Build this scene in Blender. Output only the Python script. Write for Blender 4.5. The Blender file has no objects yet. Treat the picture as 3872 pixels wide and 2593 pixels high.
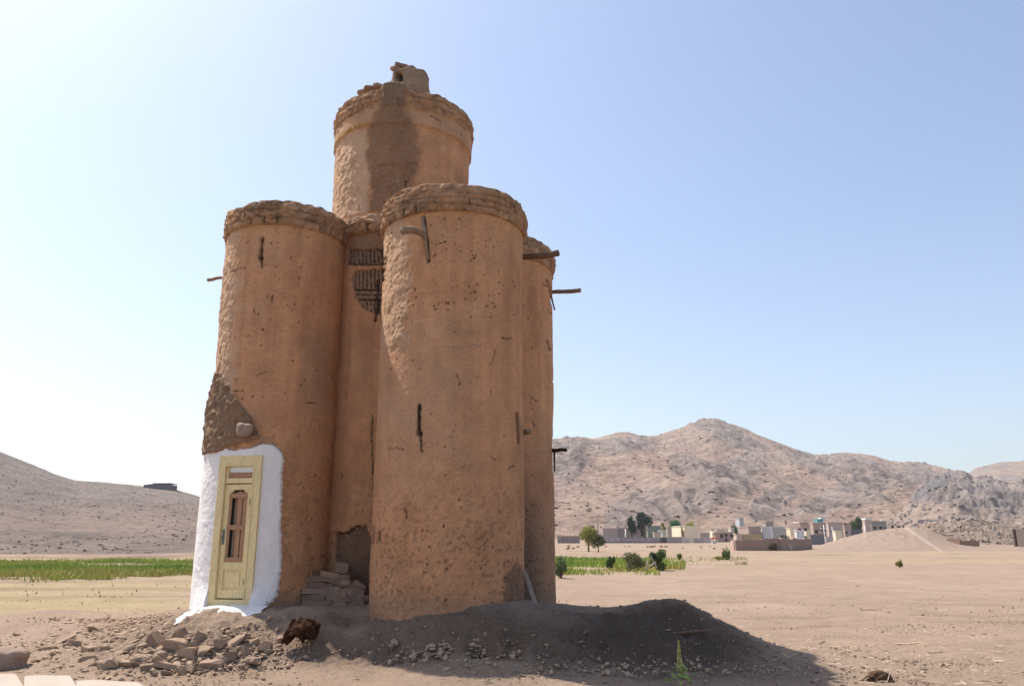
import bpy, bmesh, math, random
import numpy as np
from mathutils import Vector, Matrix
R = math.radians
random.seed(7); rng = np.random.default_rng(7)
S = bpy.context.scene
COL = S.collection

# ---------------------------------------------------------------- camera
CAMZ = 1.6; F = 2952.0; W, H = 3872, 2593; HOR = 2037.6
PITCH = math.atan((HOR - H/2)/F)
cd = bpy.data.cameras.new('camera'); cam = bpy.data.objects.new('camera', cd); COL.objects.link(cam)
cd.sensor_width = 36.0; cd.lens = 36.0*F/W; cd.clip_end = 8000; cd.clip_start = 0.1
cam.location = (0, 0, CAMZ); cam.rotation_euler = (R(90)+PITCH, 0, 0)
S.camera = cam
S.render.resolution_x = 1024; S.render.resolution_y = 685
# ---------------------------------------------------------------- world and sun
SUN_EL = R(59); SUN_AZ = math.atan2(-0.866, 0.50)     # clockwise from +Y
w = bpy.data.worlds.new('World'); S.world = w; w.use_nodes = True
nt = w.node_tree; bg = nt.nodes['Background']
sky = nt.nodes.new('ShaderNodeTexSky'); sky.sky_type = 'NISHITA'; sky.sun_disc = False
sky.sun_elevation = SUN_EL; sky.sun_rotation = SUN_AZ
sky.air_density = 1.0; sky.dust_density = 2.1; sky.ozone_density = 1.0; sky.altitude = 300
nt.links.new(sky.outputs[0], bg.inputs[0]); bg.inputs[1].default_value = 0.15
sl = bpy.data.lights.new('sun', 'SUN'); sl.energy = 4.8; sl.angle = R(0.55); sl.color = (1.0, 0.94, 0.85)
so = bpy.data.objects.new('sun', sl); COL.objects.link(so)
sd = Vector((math.sin(SUN_AZ)*math.cos(SUN_EL), math.cos(SUN_AZ)*math.cos(SUN_EL), math.sin(SUN_EL)))
so.rotation_euler = sd.to_track_quat('Z', 'Y').to_euler(); so.location = sd*60
S.view_settings.view_transform = 'Standard'; S.view_settings.look = 'None'
S.view_settings.exposure = 0.5; S.view_settings.gamma = 1.0
S.render.engine = 'CYCLES'
S.cycles.max_bounces = 8; S.cycles.diffuse_bounces = 6; S.cycles.volume_bounces = 0

# ---------------------------------------------------------------- maths helpers
K = W/2341.0
cp, sp = math.cos(PITCH), math.sin(PITCH)
def at(x, y, D):
    """photo pixel (full size) -> world point at forward distance D"""
    cx = (x-W/2)/F; cy = (H/2-y)/F
    Y = cp - sp*cy; Z = sp + cp*cy; t = D/Y
    return Vector((cx*t, D, CAMZ+Z*t))
def atP(x, y, D): return at(x*K, y*K, D)
def proj(x, y, z):
    zz = z-CAMZ; d = y*cp + zz*sp; v = -y*sp + zz*cp
    return (W/2 + F*x/d)/K, (H/2 - F*v/d)/K

def _h(ix, iy, iz, s):
    n = (ix*374761393 + iy*668265263 + iz*2147483647 + s*974634777) & 0xffffffff
    n = ((n ^ (n >> 13))*1274126177) & 0xffffffff
    n = ((n ^ (n >> 15))*2246822519) & 0xffffffff
    return ((n ^ (n >> 16)) & 0xffff)/65535.0
def vnoise(x, y, z=0.0, s=0):
    x = np.asarray(x, float); y = np.asarray(y, float); z = np.zeros_like(x)+z
    xi = np.floor(x).astype(np.int64); yi = np.floor(y).astype(np.int64); zi = np.floor(z).astype(np.int64)
    fx = x-xi; fy = y-yi; fz = z-zi
    fx = fx*fx*fx*(fx*(fx*6-15)+10); fy = fy*fy*fy*(fy*(fy*6-15)+10); fz = fz*fz*fz*(fz*(fz*6-15)+10)
    def g(a, b, c): return _h(xi+a, yi+b, zi+c, s)
    x00 = g(0,0,0)*(1-fx)+g(1,0,0)*fx; x10 = g(0,1,0)*(1-fx)+g(1,1,0)*fx
    x01 = g(0,0,1)*(1-fx)+g(1,0,1)*fx; x11 = g(0,1,1)*(1-fx)+g(1,1,1)*fx
    y0 = x00*(1-fy)+x10*fy; y1 = x01*(1-fy)+x11*fy
    return (y0*(1-fz)+y1*fz)*2-1
def fbm(x, y, z=0.0, o=4, s=0, gain=.5):
    t = 0; a = 1; f = 1; n = 0
    for i in range(o):
        t = t + a*vnoise(np.asarray(x)*f+i*17.3, np.asarray(y)*f+i*5.1, np.asarray(z)*f+i*3.7, s+i); n += a; a *= gain; f *= 2.03
    return t/n
def ridged(x, y, z=0.0, o=4, s=0):
    t = 0; a = 1; f = 1; n = 0
    for i in range(o):
        t = t + a*(1-np.abs(vnoise(np.asarray(x)*f+i*7.3, np.asarray(y)*f+i*2.1, np.asarray(z)*f, s+i))*2); n += a; a *= .5; f *= 2.1
    return t/n
def sst(a, b, x):
    t = np.clip((x-a)/(b-a), 0, 1); return t*t*(3-2*t)
def inpoly(u, v, pts):
    c = np.zeros(u.shape, bool); n = len(pts)
    for i in range(n):
        x1, y1 = pts[i]; x2, y2 = pts[(i+1) % n]
        if y1 == y2: continue
        k = ((y1 > v) != (y2 > v)) & (u < (x2-x1)*(v-y1)/(y2-y1)+x1)
        c ^= k
    return c.astype(float)
def segdist(u, v, a, b):
    ax, ay = a; bx, by = b; L = (bx-ax)**2+(by-ay)**2+1e-9
    t = np.clip(((u-ax)*(bx-ax)+(v-ay)*(by-ay))/L, 0, 1)
    return np.hypot(u-ax-t*(bx-ax), v-ay-t*(by-ay))

# ---------------------------------------------------------------- object helpers
def tag(o, label=None, cat=None, group=None, kind=None):
    if label: o['label'] = label
    if cat: o['category'] = cat
    if group: o['group'] = group
    if kind: o['kind'] = kind
    return o
def empty(name, loc=(0,0,0), rz=0, **k):
    o = bpy.data.objects.new(name, None); COL.objects.link(o); o.location = loc; o.rotation_euler[2] = rz
    o.empty_display_size = .2
    return tag(o, **k)
def link(name, me, mat, parent=None, loc=None, rot=None, **k):
    o = bpy.data.objects.new(name, me); COL.objects.link(o)
    if mat and not me.materials: me.materials.append(mat)
    if parent: o.parent = parent
    if loc is not None: o.location = loc
    if rot is not None: o.rotation_euler = rot
    return tag(o, **k)
def npmesh(name, V, Q, smooth=True, col=None):
    """fast mesh from arrays: V (n,3), Q (m,k)"""
    me = bpy.data.meshes.new(name); V = np.ascontiguousarray(V, np.float32); Q = np.ascontiguousarray(Q, np.int32)
    k = Q.shape[1]
    me.vertices.add(len(V)); me.vertices.foreach_set('co', V.ravel())
    me.loops.add(Q.size); me.loops.foreach_set('vertex_index', Q.ravel())
    me.polygons.add(len(Q)); me.polygons.foreach_set('loop_start', np.arange(0, Q.size, k, dtype=np.int32))
    me.update(calc_edges=True)
    me.polygons.foreach_set('use_smooth', np.full(len(Q), smooth))
    if col is not None:
        ca = me.color_attributes.new('col', 'FLOAT_COLOR', 'POINT')
        c = np.ones((len(V), 4), np.float32); c[:, :3] = col; ca.data.foreach_set('color', c.ravel())
    me.validate()
    return me
def gridq(nr, nc, wrap=False):
    r = np.arange(nr-1)[:, None]*nc; c = np.arange(nc if wrap else nc-1)[None]
    c2 = (c+1) % nc
    return np.stack([r+c, r+c2, r+nc+c2, r+nc+c], -1).reshape(-1, 4)
def bmmesh(name, bm, smooth=False):
    me = bpy.data.meshes.new(name); bm.to_mesh(me); bm.free()
    if smooth: me.polygons.foreach_set('use_smooth', [True]*len(me.polygons))
    return me
def box(bm, x0, x1, y0, y1, z0, z1, M=None, bev=0):
    vs = [bm.verts.new((x, y, z)) for x in (x0, x1) for y in (y0, y1) for z in (z0, z1)]
    if M: 
        for v in vs: v.co = M @ v.co
    fs = [bm.faces.new([vs[i] for i in f]) for f in ((0,1,3,2),(4,6,7,5),(0,4,5,1),(2,3,7,6),(0,2,6,4),(1,5,7,3))]
    if bev:
        es = {e for f in fs for e in f.edges}
        bmesh.ops.bevel(bm, geom=list(es), offset=bev, segments=1, affect='EDGES')
def tube(bm, pts, rads, n=8, seed=0, rough=0.0):
    rr = random.Random(seed); prev = None; pts = [Vector(p) for p in pts]
    for i, p in enumerate(pts):
        d = (pts[min(i+1, len(pts)-1)]-pts[max(i-1, 0)]).normalized()
        a = d.cross(Vector((0,0,1)) if abs(d.z) < .9 else Vector((1,0,0))).normalized(); b = d.cross(a)
        ring = [bm.verts.new(p+(a*math.cos(k*2*math.pi/n)+b*math.sin(k*2*math.pi/n))*rads[i]*(1+rr.uniform(-rough, rough))) for k in range(n)]
        if prev:
            for k in range(n): bm.faces.new((prev[k], prev[(k+1) % n], ring[(k+1) % n], ring[k]))
        else: bm.faces.new(ring[::-1])
        prev = ring
    bm.faces.new(prev)

# ---------------------------------------------------------------- materials
def newmat(name, rough=.95):
    m = bpy.data.materials.new(name); m.use_nodes = True
    b = m.node_tree.nodes['Principled BSDF']; b.inputs['Roughness'].default_value = rough
    b.inputs['Specular IOR Level'].default_value = .15
    return m, m.node_tree, b
def N(nt, t, **k):
    n = nt.nodes.new(t)
    for a, v in k.items():
        if a.startswith('_'): n.inputs[a[1:].replace('_', ' ')].default_value = v
        else: setattr(n, a, v)
    return n
def noisy(name, base=None, vary=.25, scale=6, fine=60, bump=.01, rough=.95, attr=False, stretch=None, bscale=None, speck=0, dist=1.0, objr=0, fleck=0):
    """procedural material: base colour (or the mesh's own colour attribute) broken by two noises, plus bump"""
    m, nt, b = newmat(name, rough); L = nt.links.new
    tc = N(nt, 'ShaderNodeTexCoord'); vec = tc.outputs['Object']
    if stretch:
        mp = N(nt, 'ShaderNodeMapping'); mp.inputs['Scale'].default_value = stretch; L(vec, mp.inputs[0]); vec = mp.outputs[0]
    n1 = N(nt, 'ShaderNodeTexNoise', _Scale=scale, _Detail=6.0, _Roughness=.65); L(vec, n1.inputs['Vector'])
    n2 = N(nt, 'ShaderNodeTexNoise', _Scale=fine, _Detail=4.0, _Roughness=.7); L(vec, n2.inputs['Vector'])
    if attr:
        src = N(nt, 'ShaderNodeVertexColor', layer_name='col').outputs[0]
    else:
        rgb = N(nt, 'ShaderNodeRGB'); rgb.outputs[0].default_value = (*base, 1); src = rgb.outputs[0]
    a = N(nt, 'ShaderNodeMath', operation='ADD'); L(n1.outputs[0], a.inputs[0]); L(n2.outputs[0], a.inputs[1])
    mr = N(nt, 'ShaderNodeMapRange', _From_Min=.65, _From_Max=1.35, _To_Min=1-vary, _To_Max=1+vary); L(a.outputs[0], mr.inputs[0])
    vm = N(nt, 'ShaderNodeVectorMath', operation='SCALE'); L(src, vm.inputs[0]); L(mr.outputs[0], vm.inputs['Scale'])
    out = vm.outputs[0]
    if speck:
        vo = N(nt, 'ShaderNodeTexVoronoi', _Scale=speck); L(tc.outputs['Object'], vo.inputs['Vector'])
        r2 = N(nt, 'ShaderNodeMapRange', _From_Min=.08, _From_Max=.2, _To_Min=.38, _To_Max=1.0); L(vo.outputs['Distance'], r2.inputs[0])
        v2 = N(nt, 'ShaderNodeVectorMath', operation='SCALE'); L(out, v2.inputs[0]); L(r2.outputs[0], v2.inputs['Scale']); out = v2.outputs[0]
    if objr:
        oi = N(nt, 'ShaderNodeObjectInfo'); r3 = N(nt, 'ShaderNodeMapRange', _From_Min=0., _From_Max=1., _To_Min=1-objr, _To_Max=1+objr); L(oi.outputs['Random'], r3.inputs[0])
        v3 = N(nt, 'ShaderNodeVectorMath', operation='SCALE'); L(out, v3.inputs[0]); L(r3.outputs[0], v3.inputs['Scale']); out = v3.outputs[0]
    if fleck:   # chopped straw and grit in the plaster
        n5 = N(nt, 'ShaderNodeTexNoise', _Scale=fleck, _Detail=3.0, _Roughness=.8); L(tc.outputs['Object'], n5.inputs['Vector'])
        r5 = N(nt, 'ShaderNodeMapRange', _From_Min=.60, _From_Max=.70, _To_Min=1.0, _To_Max=.62); L(n5.outputs[0], r5.inputs[0])
        v5 = N(nt, 'ShaderNodeVectorMath', operation='SCALE'); L(out, v5.inputs[0]); L(r5.outputs[0], v5.inputs['Scale']); out = v5.outputs[0]
    L(out, b.inputs['Base Color'])
    if bump:
        n3 = N(nt, 'ShaderNodeTexNoise', _Scale=bscale or fine*.6, _Detail=8.0, _Roughness=.7); L(vec, n3.inputs['Vector'])
        bp = N(nt, 'ShaderNodeBump', _Strength=1.0, _Distance=bump*dist); L(n3.outputs[0], bp.inputs['Height']); L(bp.outputs[0], b.inputs['Normal'])
    return m
M = {}
M['mud'] = noisy('mud_plaster', attr=True, vary=.24, scale=2.5, fine=45, bump=.05, bscale=22, fleck=24)
M['ground'] = noisy('dry_soil', attr=True, vary=.22, scale=.9, fine=20, bump=.05, bscale=12, fleck=14)
M['hill'] = noisy('hill_soil_and_rock', attr=True, vary=.5, scale=.05, fine=.2, bump=6.0, bscale=.09, speck=.06)
M['lefthill'] = noisy('stony_hill', attr=True, vary=.4, scale=.1, fine=.7, bump=1.3, bscale=.4, speck=.22)
M['rock'] = noisy('grey_rock', attr=True, vary=.5, scale=.12, fine=.5, bump=2.2, bscale=.25)
M['brick'] = noisy('mud_brick', (.31,.21,.15), vary=.25, scale=9, fine=60, bump=.012, objr=.3)
M['stone'] = noisy('rubble_stone', (.385,.275,.195), vary=.28, scale=7, fine=50, bump=.015, objr=.22)
M['pebble'] = noisy('clod', (.28,.205,.15), vary=.35, scale=3, fine=30, bump=.01)
M['white'] = noisy('whitewash', (.86,.82,.79), vary=.07, scale=3, fine=25, bump=.03, rough=.9, bscale=14)
M['cream'] = noisy('cream_paint', (.75,.60,.32), vary=.22, scale=6, fine=40, bump=.006, rough=.55, stretch=(1,1,.4))
M['board'] = noisy('bare_board', (.42,.235,.14), vary=.2, scale=8, fine=60, bump=.003, stretch=(4,4,.4))
M['wood'] = noisy('weathered_wood', (.25,.17,.115), vary=.4, scale=12, fine=60, bump=.006, stretch=(1,1,1))
M['darkwood2'] = noisy('aged_wood', (.16,.10,.065), vary=.4, scale=12, fine=60, bump=.006)
M['darkwood'] = noisy('charred_wood', (.045,.03,.022), vary=.4, scale=12, fine=60, bump=.008)
M['plank'] = noisy('sunbleached_plank', (.42,.36,.29), vary=.2, scale=9, fine=60, bump=.004)
M['stump'] = noisy('rotten_stump', (.05,.02,.009), vary=.6, scale=9, fine=40, bump=.03)
M['straw'] = noisy('straw', (.50,.39,.28), vary=.2, scale=9, fine=60, bump=0)
M['slab'] = noisy('pale_slab', (.42,.35,.29), vary=.12, scale=3, fine=40, bump=.008)
M['boulder'] = noisy('boulder', (.31,.225,.17), vary=.2, scale=3, fine=30, bump=.02)
M['dark'] = noisy('dark_opening', (.03,.027,.025), vary=.1, bump=0)
M['green'] = noisy('leaves', attr=True, vary=.3, scale=2, fine=9, bump=0)
M['trunk'] = noisy('bark', (.14,.1,.07), vary=.3, scale=3, fine=20, bump=.02)
M['pole'] = noisy('pole', (.17,.13,.11), vary=.2, scale=3, fine=20, bump=0)
M['metal'] = noisy('rusty_lock', (.16,.19,.17), vary=.4, scale=40, fine=150, bump=.002, rough=.5)
m, nt_, b_ = newmat('window_glass', .08); b_.inputs['Base Color'].default_value = (.7,.72,.75,1); b_.inputs['Specular IOR Level'].default_value = .8; M['glass'] = m  # pale base colour stands in for the sky reflected in the pane
_wm = {}
def wallmat(c):
    c = tuple(round(min(.8, v*1.0), 4) for v in c)
    if c not in _wm: _wm[c] = noisy('house_wall', c, vary=.12, scale=.5, fine=4, bump=.02)
    return _wm[c]

# ---------------------------------------------------------------- ground
ctrl = []
for p in [(-4.7,12.0,.62),(-3.8,11.4,.69),(-3,11.4,.69),(-2.5,12,.66),(-.9,10.4,.65),(0,10.5,.65),(.6,11.5,.65),(.9,12.5,.62),(-2,13.3,.66),
          (-3.7,12.4,.69),(-.35,13.6,.65),(-3.1,15.1,.6),(-5.3,12.6,.48),(-4.2,16.8,.35),(-1,16.2,.35),(1.3,14.2,.35),(-1.9,11.2,.64),(-1.75,10.95,.63),(-1.45,10.62,.64),
          (-11,8,0),(-11,12,.02),(-11,16,0),(-10,20,0),(-6,21,0),(-3,20.5,0),(0,19.5,0),(3,17,0),(2.8,14.5,0.0),(4.2,12.5,0),(5,11,0),(7,9,0),(7,13,0),(8,17,0),
          (10,10,0),(-6.5,6,.05),(-3,6,.1),(0,6,.2),(3,6,.1),(6,6,0),(10,6,0),(-11,5,0),(-8,17.5,.05),(-6.5,15,.25)]: ctrl.append(p)
for (x, y, D) in [(1300,1397,11.8),(1400,1395,11.6),(1470,1378,11.4),(1520,1370,11.3),(1560,1378,11.2),(1600,1415,11.0),(1650,1455,10.9),(1700,1480,10.9),(1745,1495,10.9),
          (800,1402,11.2),(950,1422,10.38),(1020,1418,10.36),(870,1412,10.75),(1100,1428,10.22),(1300,1434,10.35),(1450,1425,10.7),(1550,1430,10.8),
          (800,1436,10.9),(900,1449,10.4),(950,1464,10.2),(1100,1480,10.08),(1300,1505,9.92),(1450,1515,9.92),(1600,1520,10.0),(1700,1518,10.3),
          (600,1568,9.15),(900,1568,9.1),(1100,1568,9.1),(1300,1568,9.1),(1500,1568,9.2),(1700,1568,9.2),(2000,1568,9.4),(2300,1568,9.46),(300,1568,9.2),(0,1568,9.3),
          (1100,1520,9.65),(900,1500,10.1),(1300,1540,9.6),(1500,1545,9.65),
          (680,1385,11.15),(720,1405,10.8),(500,1400,11.05),(440,1408,11.1),(380,1397,12.5),(300,1420,12.3),(100,1400,15),
          (200,1450,12),(300,1480,11),(150,1520,10.3),(500,1450,10.6),(450,1500,10.3),(650,1440,10.7),(650,1500,10.3),(750,1500,10.2),(770,1440,10.6)]:
    q = atP(x, y, D); ctrl.append(tuple(q))
ctrl = np.array(ctrl)
def _tps(r2): return r2*np.log(np.sqrt(r2)+1e-9)
_d = ((ctrl[:, None, :2]-ctrl[None, :, :2])**2).sum(-1); nC = len(ctrl)
A_ = np.zeros((nC+3, nC+3)); A_[:nC, :nC] = _tps(_d)+np.eye(nC)*.003; A_[:nC, nC] = 1; A_[:nC, nC+1:] = ctrl[:, :2]; A_[nC, :nC] = 1; A_[nC+1:, :nC] = ctrl[:, :2].T
CW = np.linalg.solve(A_, np.concatenate([ctrl[:, 2], [0, 0, 0]]))
FARY = [0, 90, 110, 160, 240, 300, 400, 600, 3000]; FARZ = [0, 0, 0, .15, .45, 1.2, 3, 5, 5]
def G0(x, y):
    """smooth ground height"""
    x = np.atleast_1d(np.asarray(x, float)); y = np.atleast_1d(np.asarray(y, float)); sh = x.shape; x = x.ravel(); y = y.ravel()
    z = np.interp(y, FARY, FARZ)
    w = sst(1.0, .75, np.maximum(np.abs(x+.5)/11.5, np.abs(y-12.5)/9.0))
    k = np.where(w > 0)[0]
    for i in range(0, len(k), 20000):
        j = k[i:i+20000]; d = (x[j, None]-ctrl[None, :, 0])**2+(y[j, None]-ctrl[None, :, 1])**2
        t = _tps(d)@CW[:nC]+CW[nC]+CW[nC+1]*x[j]+CW[nC+2]*y[j]
        z[j] = z[j]*(1-w[j])+t*w[j]
    return z.reshape(sh)
def Gz(x, y): return float(G0([x], [y])[0])
def hit(px, py, full=False):
    """photo pixel -> point on the ground"""
    if not full: px, py = px*K, py*K
    ds = np.concatenate([np.arange(7, 30, .05), np.arange(30, 400, .5)])
    a = at(px, py, 1.0)
    X = a.x*ds; Z = CAMZ+(a.z-CAMZ)*ds; g = G0(X, ds)
    k = np.where(Z < g)[0]
    i = k[0] if len(k) else len(ds)-1
    return Vector((X[i], ds[i], g[i]))

def axis(a, b, step, lo, hi, grow):
    c = list(np.arange(a, b, step)); s = step; v = c[-1]
    while v < hi: s *= grow; v += s; c.append(v)
    s = step; v = a; pre = []
    while v > lo: s *= grow; v -= s; pre.append(v)
    return np.array(pre[::-1]+c)
xs = axis(-7.5, 8.0, .026, -2400, 2400, 1.06)
ys = axis(8.0, 13.2, .026, -60, 2400, 1.018)
XX, YY = np.meshgrid(xs, ys)
ZZ = G0(XX, YY)
gx = np.gradient(ZZ, axis=1)/np.gradient(XX, axis=1); gy = np.gradient(ZZ, axis=0)/np.gradient(YY, axis=0)
slope = np.hypot(gx, gy)
near = sst(60, 12, np.hypot(XX, YY))
nearf = sst(30, 14, np.hypot(XX, YY))
rough = sst(.28, .65, slope)*nearf
det = .030*fbm(XX*.9, YY*.9, o=3, s=3)*near + .010*fbm(XX*5, YY*5, o=4, s=5)*nearf
det += rough*(.055*ridged(XX*4.2, YY*4.2, ZZ*4, o=4, s=9)-.02)
rub = np.exp(-(((XX+5.0)/2.2)**2+((YY-11)/.95)**2))*nearf
det += rub*(.05*ridged(XX*7, YY*7, o=3, s=19))
lump = sst(.35, .75, fbm(XX*1.6, YY*1.6, o=2, s=31))*nearf*sst(12.5, 9.5, YY)
det += lump*.02*ridged(XX*14, YY*14, o=2, s=21)
lf = sst(-3.5, -5.5, XX)*sst(13, 15, YY)*sst(60, 30, YY)
det += lf*(.035*np.sin(YY*2.6+2*fbm(XX*.15, YY*.15, s=4))+.03*fbm(XX*.4, YY*2.2, o=3, s=41))
fmid = sst(20, 40, YY)*sst(300, 150, YY)
det += fmid*(.10*fbm(XX*.06, YY*.25, o=4, s=44)+.05*sst(.2, .6, fbm(XX*.5, YY*.9, o=2, s=45)))
md = np.clip(np.exp(-(((XX-1.7)/1.9)**2+((YY-10.6)/1.0)**2))*1.3, 0, 1)*nearf
det += md*(.075*ridged(XX*2.6, YY*2.6, o=4, s=61)+.05*fbm(XX*9, YY*9, o=3, s=62)-.04)
bankm = np.exp(-((YY-(10.15+.1*np.sin(XX*2)))/.22)**2)*sst(-2.6, -1.6, XX)*sst(2.6, 1.6, XX)*nearf
det += bankm*(.085*ridged(XX*4.5, YY*4.5, o=4, s=63)-.015)
ruts = np.zeros_like(XX)
for off_, k0 in ((15.2, .11), (16.7, .11), (21.5, -.05), (23.1, -.05)):
    ruts = np.maximum(ruts, np.exp(-((YY-off_-k0*XX-.4*np.sin(XX*.3))/.16)**2)*sst(2.5, 4, XX)*sst(-.4, .2, fbm(XX*.5, YY*.1, o=2, s=64)))
det -= ruts*.03
det *= sst(2300, 300, np.abs(YY)+np.abs(XX))
ZZ = ZZ+det
# soil colour
base = np.array([.365,.262,.188]); pale = np.array([.41,.30,.218]); brown = np.array([.17,.115,.08]); strawc = np.array([.42,.32,.18]); olive = np.array([.25,.22,.09])
def mixc(c, d, t): return c*(1-t[..., None])+np.asarray(d)*t[..., None]
C = np.zeros(XX.shape+(3,))+base
C = mixc(C, pale, sst(-.2, .5, fbm(XX*.35, YY*.35, o=3, s=51))*.8)
C = mixc(C, brown, rough*.75*(.3+.7*sst(-3.4, -1.6, XX)))

C = mixc(C, (.27,.19,.13), ruts*.5)
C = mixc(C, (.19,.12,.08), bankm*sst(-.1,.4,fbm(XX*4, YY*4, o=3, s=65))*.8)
mound = np.exp(-(((XX-1.9)/1.3)**2+((YY-10.6)/.9)**2)); C = mixc(C, (.11,.08,.06), np.clip(mound*1.2,0,.9))  # soil colour darkened here to deepen the shade on the mound
stripe = fbm(XX*.05, YY*.35, o=4, s=52)
C = mixc(C, strawc, sst(-.15, .25, stripe)*sst(13, 20, YY)*sst(-2, -6, XX)*.9)
C = mixc(C, (.24,.165,.105), sst(.1, .4, fbm(XX*.06+5, YY*.6, o=4, s=58))*sst(13, 18, YY)*sst(60, 40, YY)*sst(-2, -6, XX)*.6)
C = mixc(C, strawc, sst(-.1, .3, stripe)*sst(28, 60, YY)*sst(200, 100, YY)*.6)
C = mixc(C, olive, sst(.15, .5, fbm(XX*.35, YY*1.2, o=4, s=53))*sst(14, 20, YY)*sst(40, 28, YY)*sst(-3, -7, XX)*.5)
C = mixc(C, brown*1.2, sst(62, 70, YY+4*fbm(XX*.1, YY*.1, s=66))*sst(130, 100, YY)*sst(-5, -12, XX)*sst(-.4,.2,fbm(XX*.15, YY*.6, o=4, s=67))*.8)
C = mixc(C, brown, sst(.25, .6, fbm(XX*.12, YY*.5, o=4, s=54))*sst(45, 60, YY)*sst(400, 200, YY)*.55)
C *= .80
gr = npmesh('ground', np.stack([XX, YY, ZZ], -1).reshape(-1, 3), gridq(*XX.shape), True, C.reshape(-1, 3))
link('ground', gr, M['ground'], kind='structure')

# ---------------------------------------------------------------- hills
BANDS = {}
def heightband(name, prof, db, dr, zb, ncol, nrow, amp, mat, colf, seed, x0=None, x1=None, pw=1.0, back=.35, strat=0., kind='structure', rockf=None):
    """a hill whose crest follows the measured skyline, at real distances, with relief and a far side"""
    px = np.array([p[0] for p in prof], float); py = np.array([p[1] for p in prof], float)
    cols = np.linspace(px[0], px[-1], ncol)
    # smooth crest interpolation
    crest = np.interp(cols, px, py)
    kk = np.hanning(max(5, ncol//60)|1); kk /= kk.sum(); pad = len(kk)//2
    crest = np.convolve(np.pad(crest, pad, mode='edge'), kk, 'valid')
    drv = dr if np.isscalar(dr) else np.interp(cols, px, dr)
    drv = np.zeros(ncol)+drv
    ttop = np.linspace(0, 1, nrow); tb = np.linspace(0, 1, nrow//4+2)[1:]
    P = np.array([tuple(atP(c, y, 1.0)) for c, y in zip(cols, crest)])
    rx = P[:, 0]; rz = (P[:, 2]-CAMZ)
    hz = CAMZ+rz*drv
    D1 = db+(drv[None]-db)*ttop[:, None]
    Z1 = zb+(hz[None]-zb)*ttop[:, None]**pw
    D2 = drv[None]*(1+back*tb[:, None]); Z2 = zb+(hz[None]-zb)*(1-tb[:, None]**1.3)
    D = np.vstack([D1, D2]); Z = np.vstack([Z1, Z2]); T = np.concatenate([ttop, 1+tb])[:, None]+0*D
    X = rx[None]*D; Y = D
    env = np.where(T < 1, np.sin(np.pi*np.clip(T, 0, 1))**.8, .6*np.clip(T-1, 0, 1))
    hh = np.maximum(hz[None]-zb, 1)+0*D
    big = ridged(X/amp[0], Y/amp[0], o=3, s=seed)-.35+.6*fbm(X/amp[0]*.6, Y/amp[0]*.6, o=2, s=seed+3)
    Z = Z+env*big*amp[1]*np.minimum(1, hh/60)
    U, Vv = proj(X, Y, Z)
    rock = rockf(U, Vv, X, Y, Z) if rockf else np.zeros_like(X)
    dip = (Z*1.0+X*.42+amp[2]*2.5*fbm(X/amp[2]/8, Y/amp[2]/8, Z/amp[2]/8, o=3, s=seed+5))/amp[2]
    led = np.abs((dip % 1.0)-.5)*2
    led2 = np.abs(((dip*2.7) % 1.0)-.5)*2
    crk = fbm(X/amp[2]*1.3, Y/amp[2]*1.3, Z/amp[2]*1.3, o=3, s=seed+8)
    e2 = np.where(T < 1, np.clip(T*8, 0, 1), 1)*np.where(T > .96, .5, 1)
    Z = Z+e2*rock*(led*.9+led2*.35+crk*.7-.5)*strat + e2*fbm(X/amp[2]*2, Y/amp[2]*2, o=3, s=seed+9)*strat*.28
    colr = colf(X, Y, Z, U, Vv, rock, led, crk)
    Vt = np.stack([X, Y, Z], -1).reshape(-1, 3)
    BANDS[name] = (X, Y, Z, T)
    me = npmesh(name, Vt, gridq(*X.shape), True, colr.reshape(-1, 3)*.82)
    return link(name, me, mat, kind=kind)
SOIL = np.array([.375,.258,.20]); SOIL2 = np.array([.345,.25,.20]); GREY = np.array([.26,.21,.185]); TAN = np.array([.41,.295,.215])
def rock_right(U, V, X, Y, Z):
    n = .8*fbm(U/70, V/45, o=4, s=61)
    def e(cx, cy, rx, ry, a=0):
        c, s = math.cos(a), math.sin(a); dx = U-cx; dy = V-cy
        return 1-np.hypot((dx*c+dy*s)/rx, (-dx*s+dy*c)/ry)
    m = np.maximum.reduce([e(1620,1085,110,40,.35), e(1530,1150,140,45,-.25), e(1400,1020,90,20,-.1), e(1300,1050,60,50,-.6), e(1760,1150,60,28,-.5),
        e(1680,1000,120,22,.45), e(1900,1065,160,35,.2), e(1990,1110,150,25,-.2), e(1840,1165,60,14,-.3), e(1950,1150,130,14,-.15), e(1700,1060,80,30,-.5), e(2080,1090,70,30,-.3)])
    return sst(-.05, .3, m+n*.75)
def col_right(X, Y, Z, U, V, rock, led, crk):
    c = np.zeros(X.shape+(3,))+SOIL
    c = mixc(c, SOIL2, sst(-.3, .4, fbm(X/120, Y/120, Z/60, o=4, s=71)))
    c = mixc(c, TAN, sst(.1, .5, fbm(U/60+9, V/50, o=3, s=72))*.6)
    c = mixc(c, GREY, rock*.75)
    c = mixc(c, (.13,.105,.095), rock*sst(.35, .08, led)*.6)
    c = mixc(c, (.40,.32,.27), rock*sst(.1, .5, crk)*.5)
    return c
prof_right = [(700,1150),(900,1080),(1100,1025),(1273,1004),(1330,998),(1360,1003),(1410,997),(1440,995),(1470,1000),(1500,998),(1560,982),(1600,965),(1630,957),(1655,965),(1700,984),(1760,1004),(1830,1030),(1870,1041),(1930,1034),(1990,1039),(2040,1055),(2110,1066),(2170,1080),(2250,1112),(2341,1135),(2600,1160),(3000,1200)]
heightband('mountain', prof_right, 320, 1250, .8, 1150, 330, (240, 26, 15), M['hill'], col_right, 100, pw=1.0, strat=4.2, rockf=rock_right)
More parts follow.
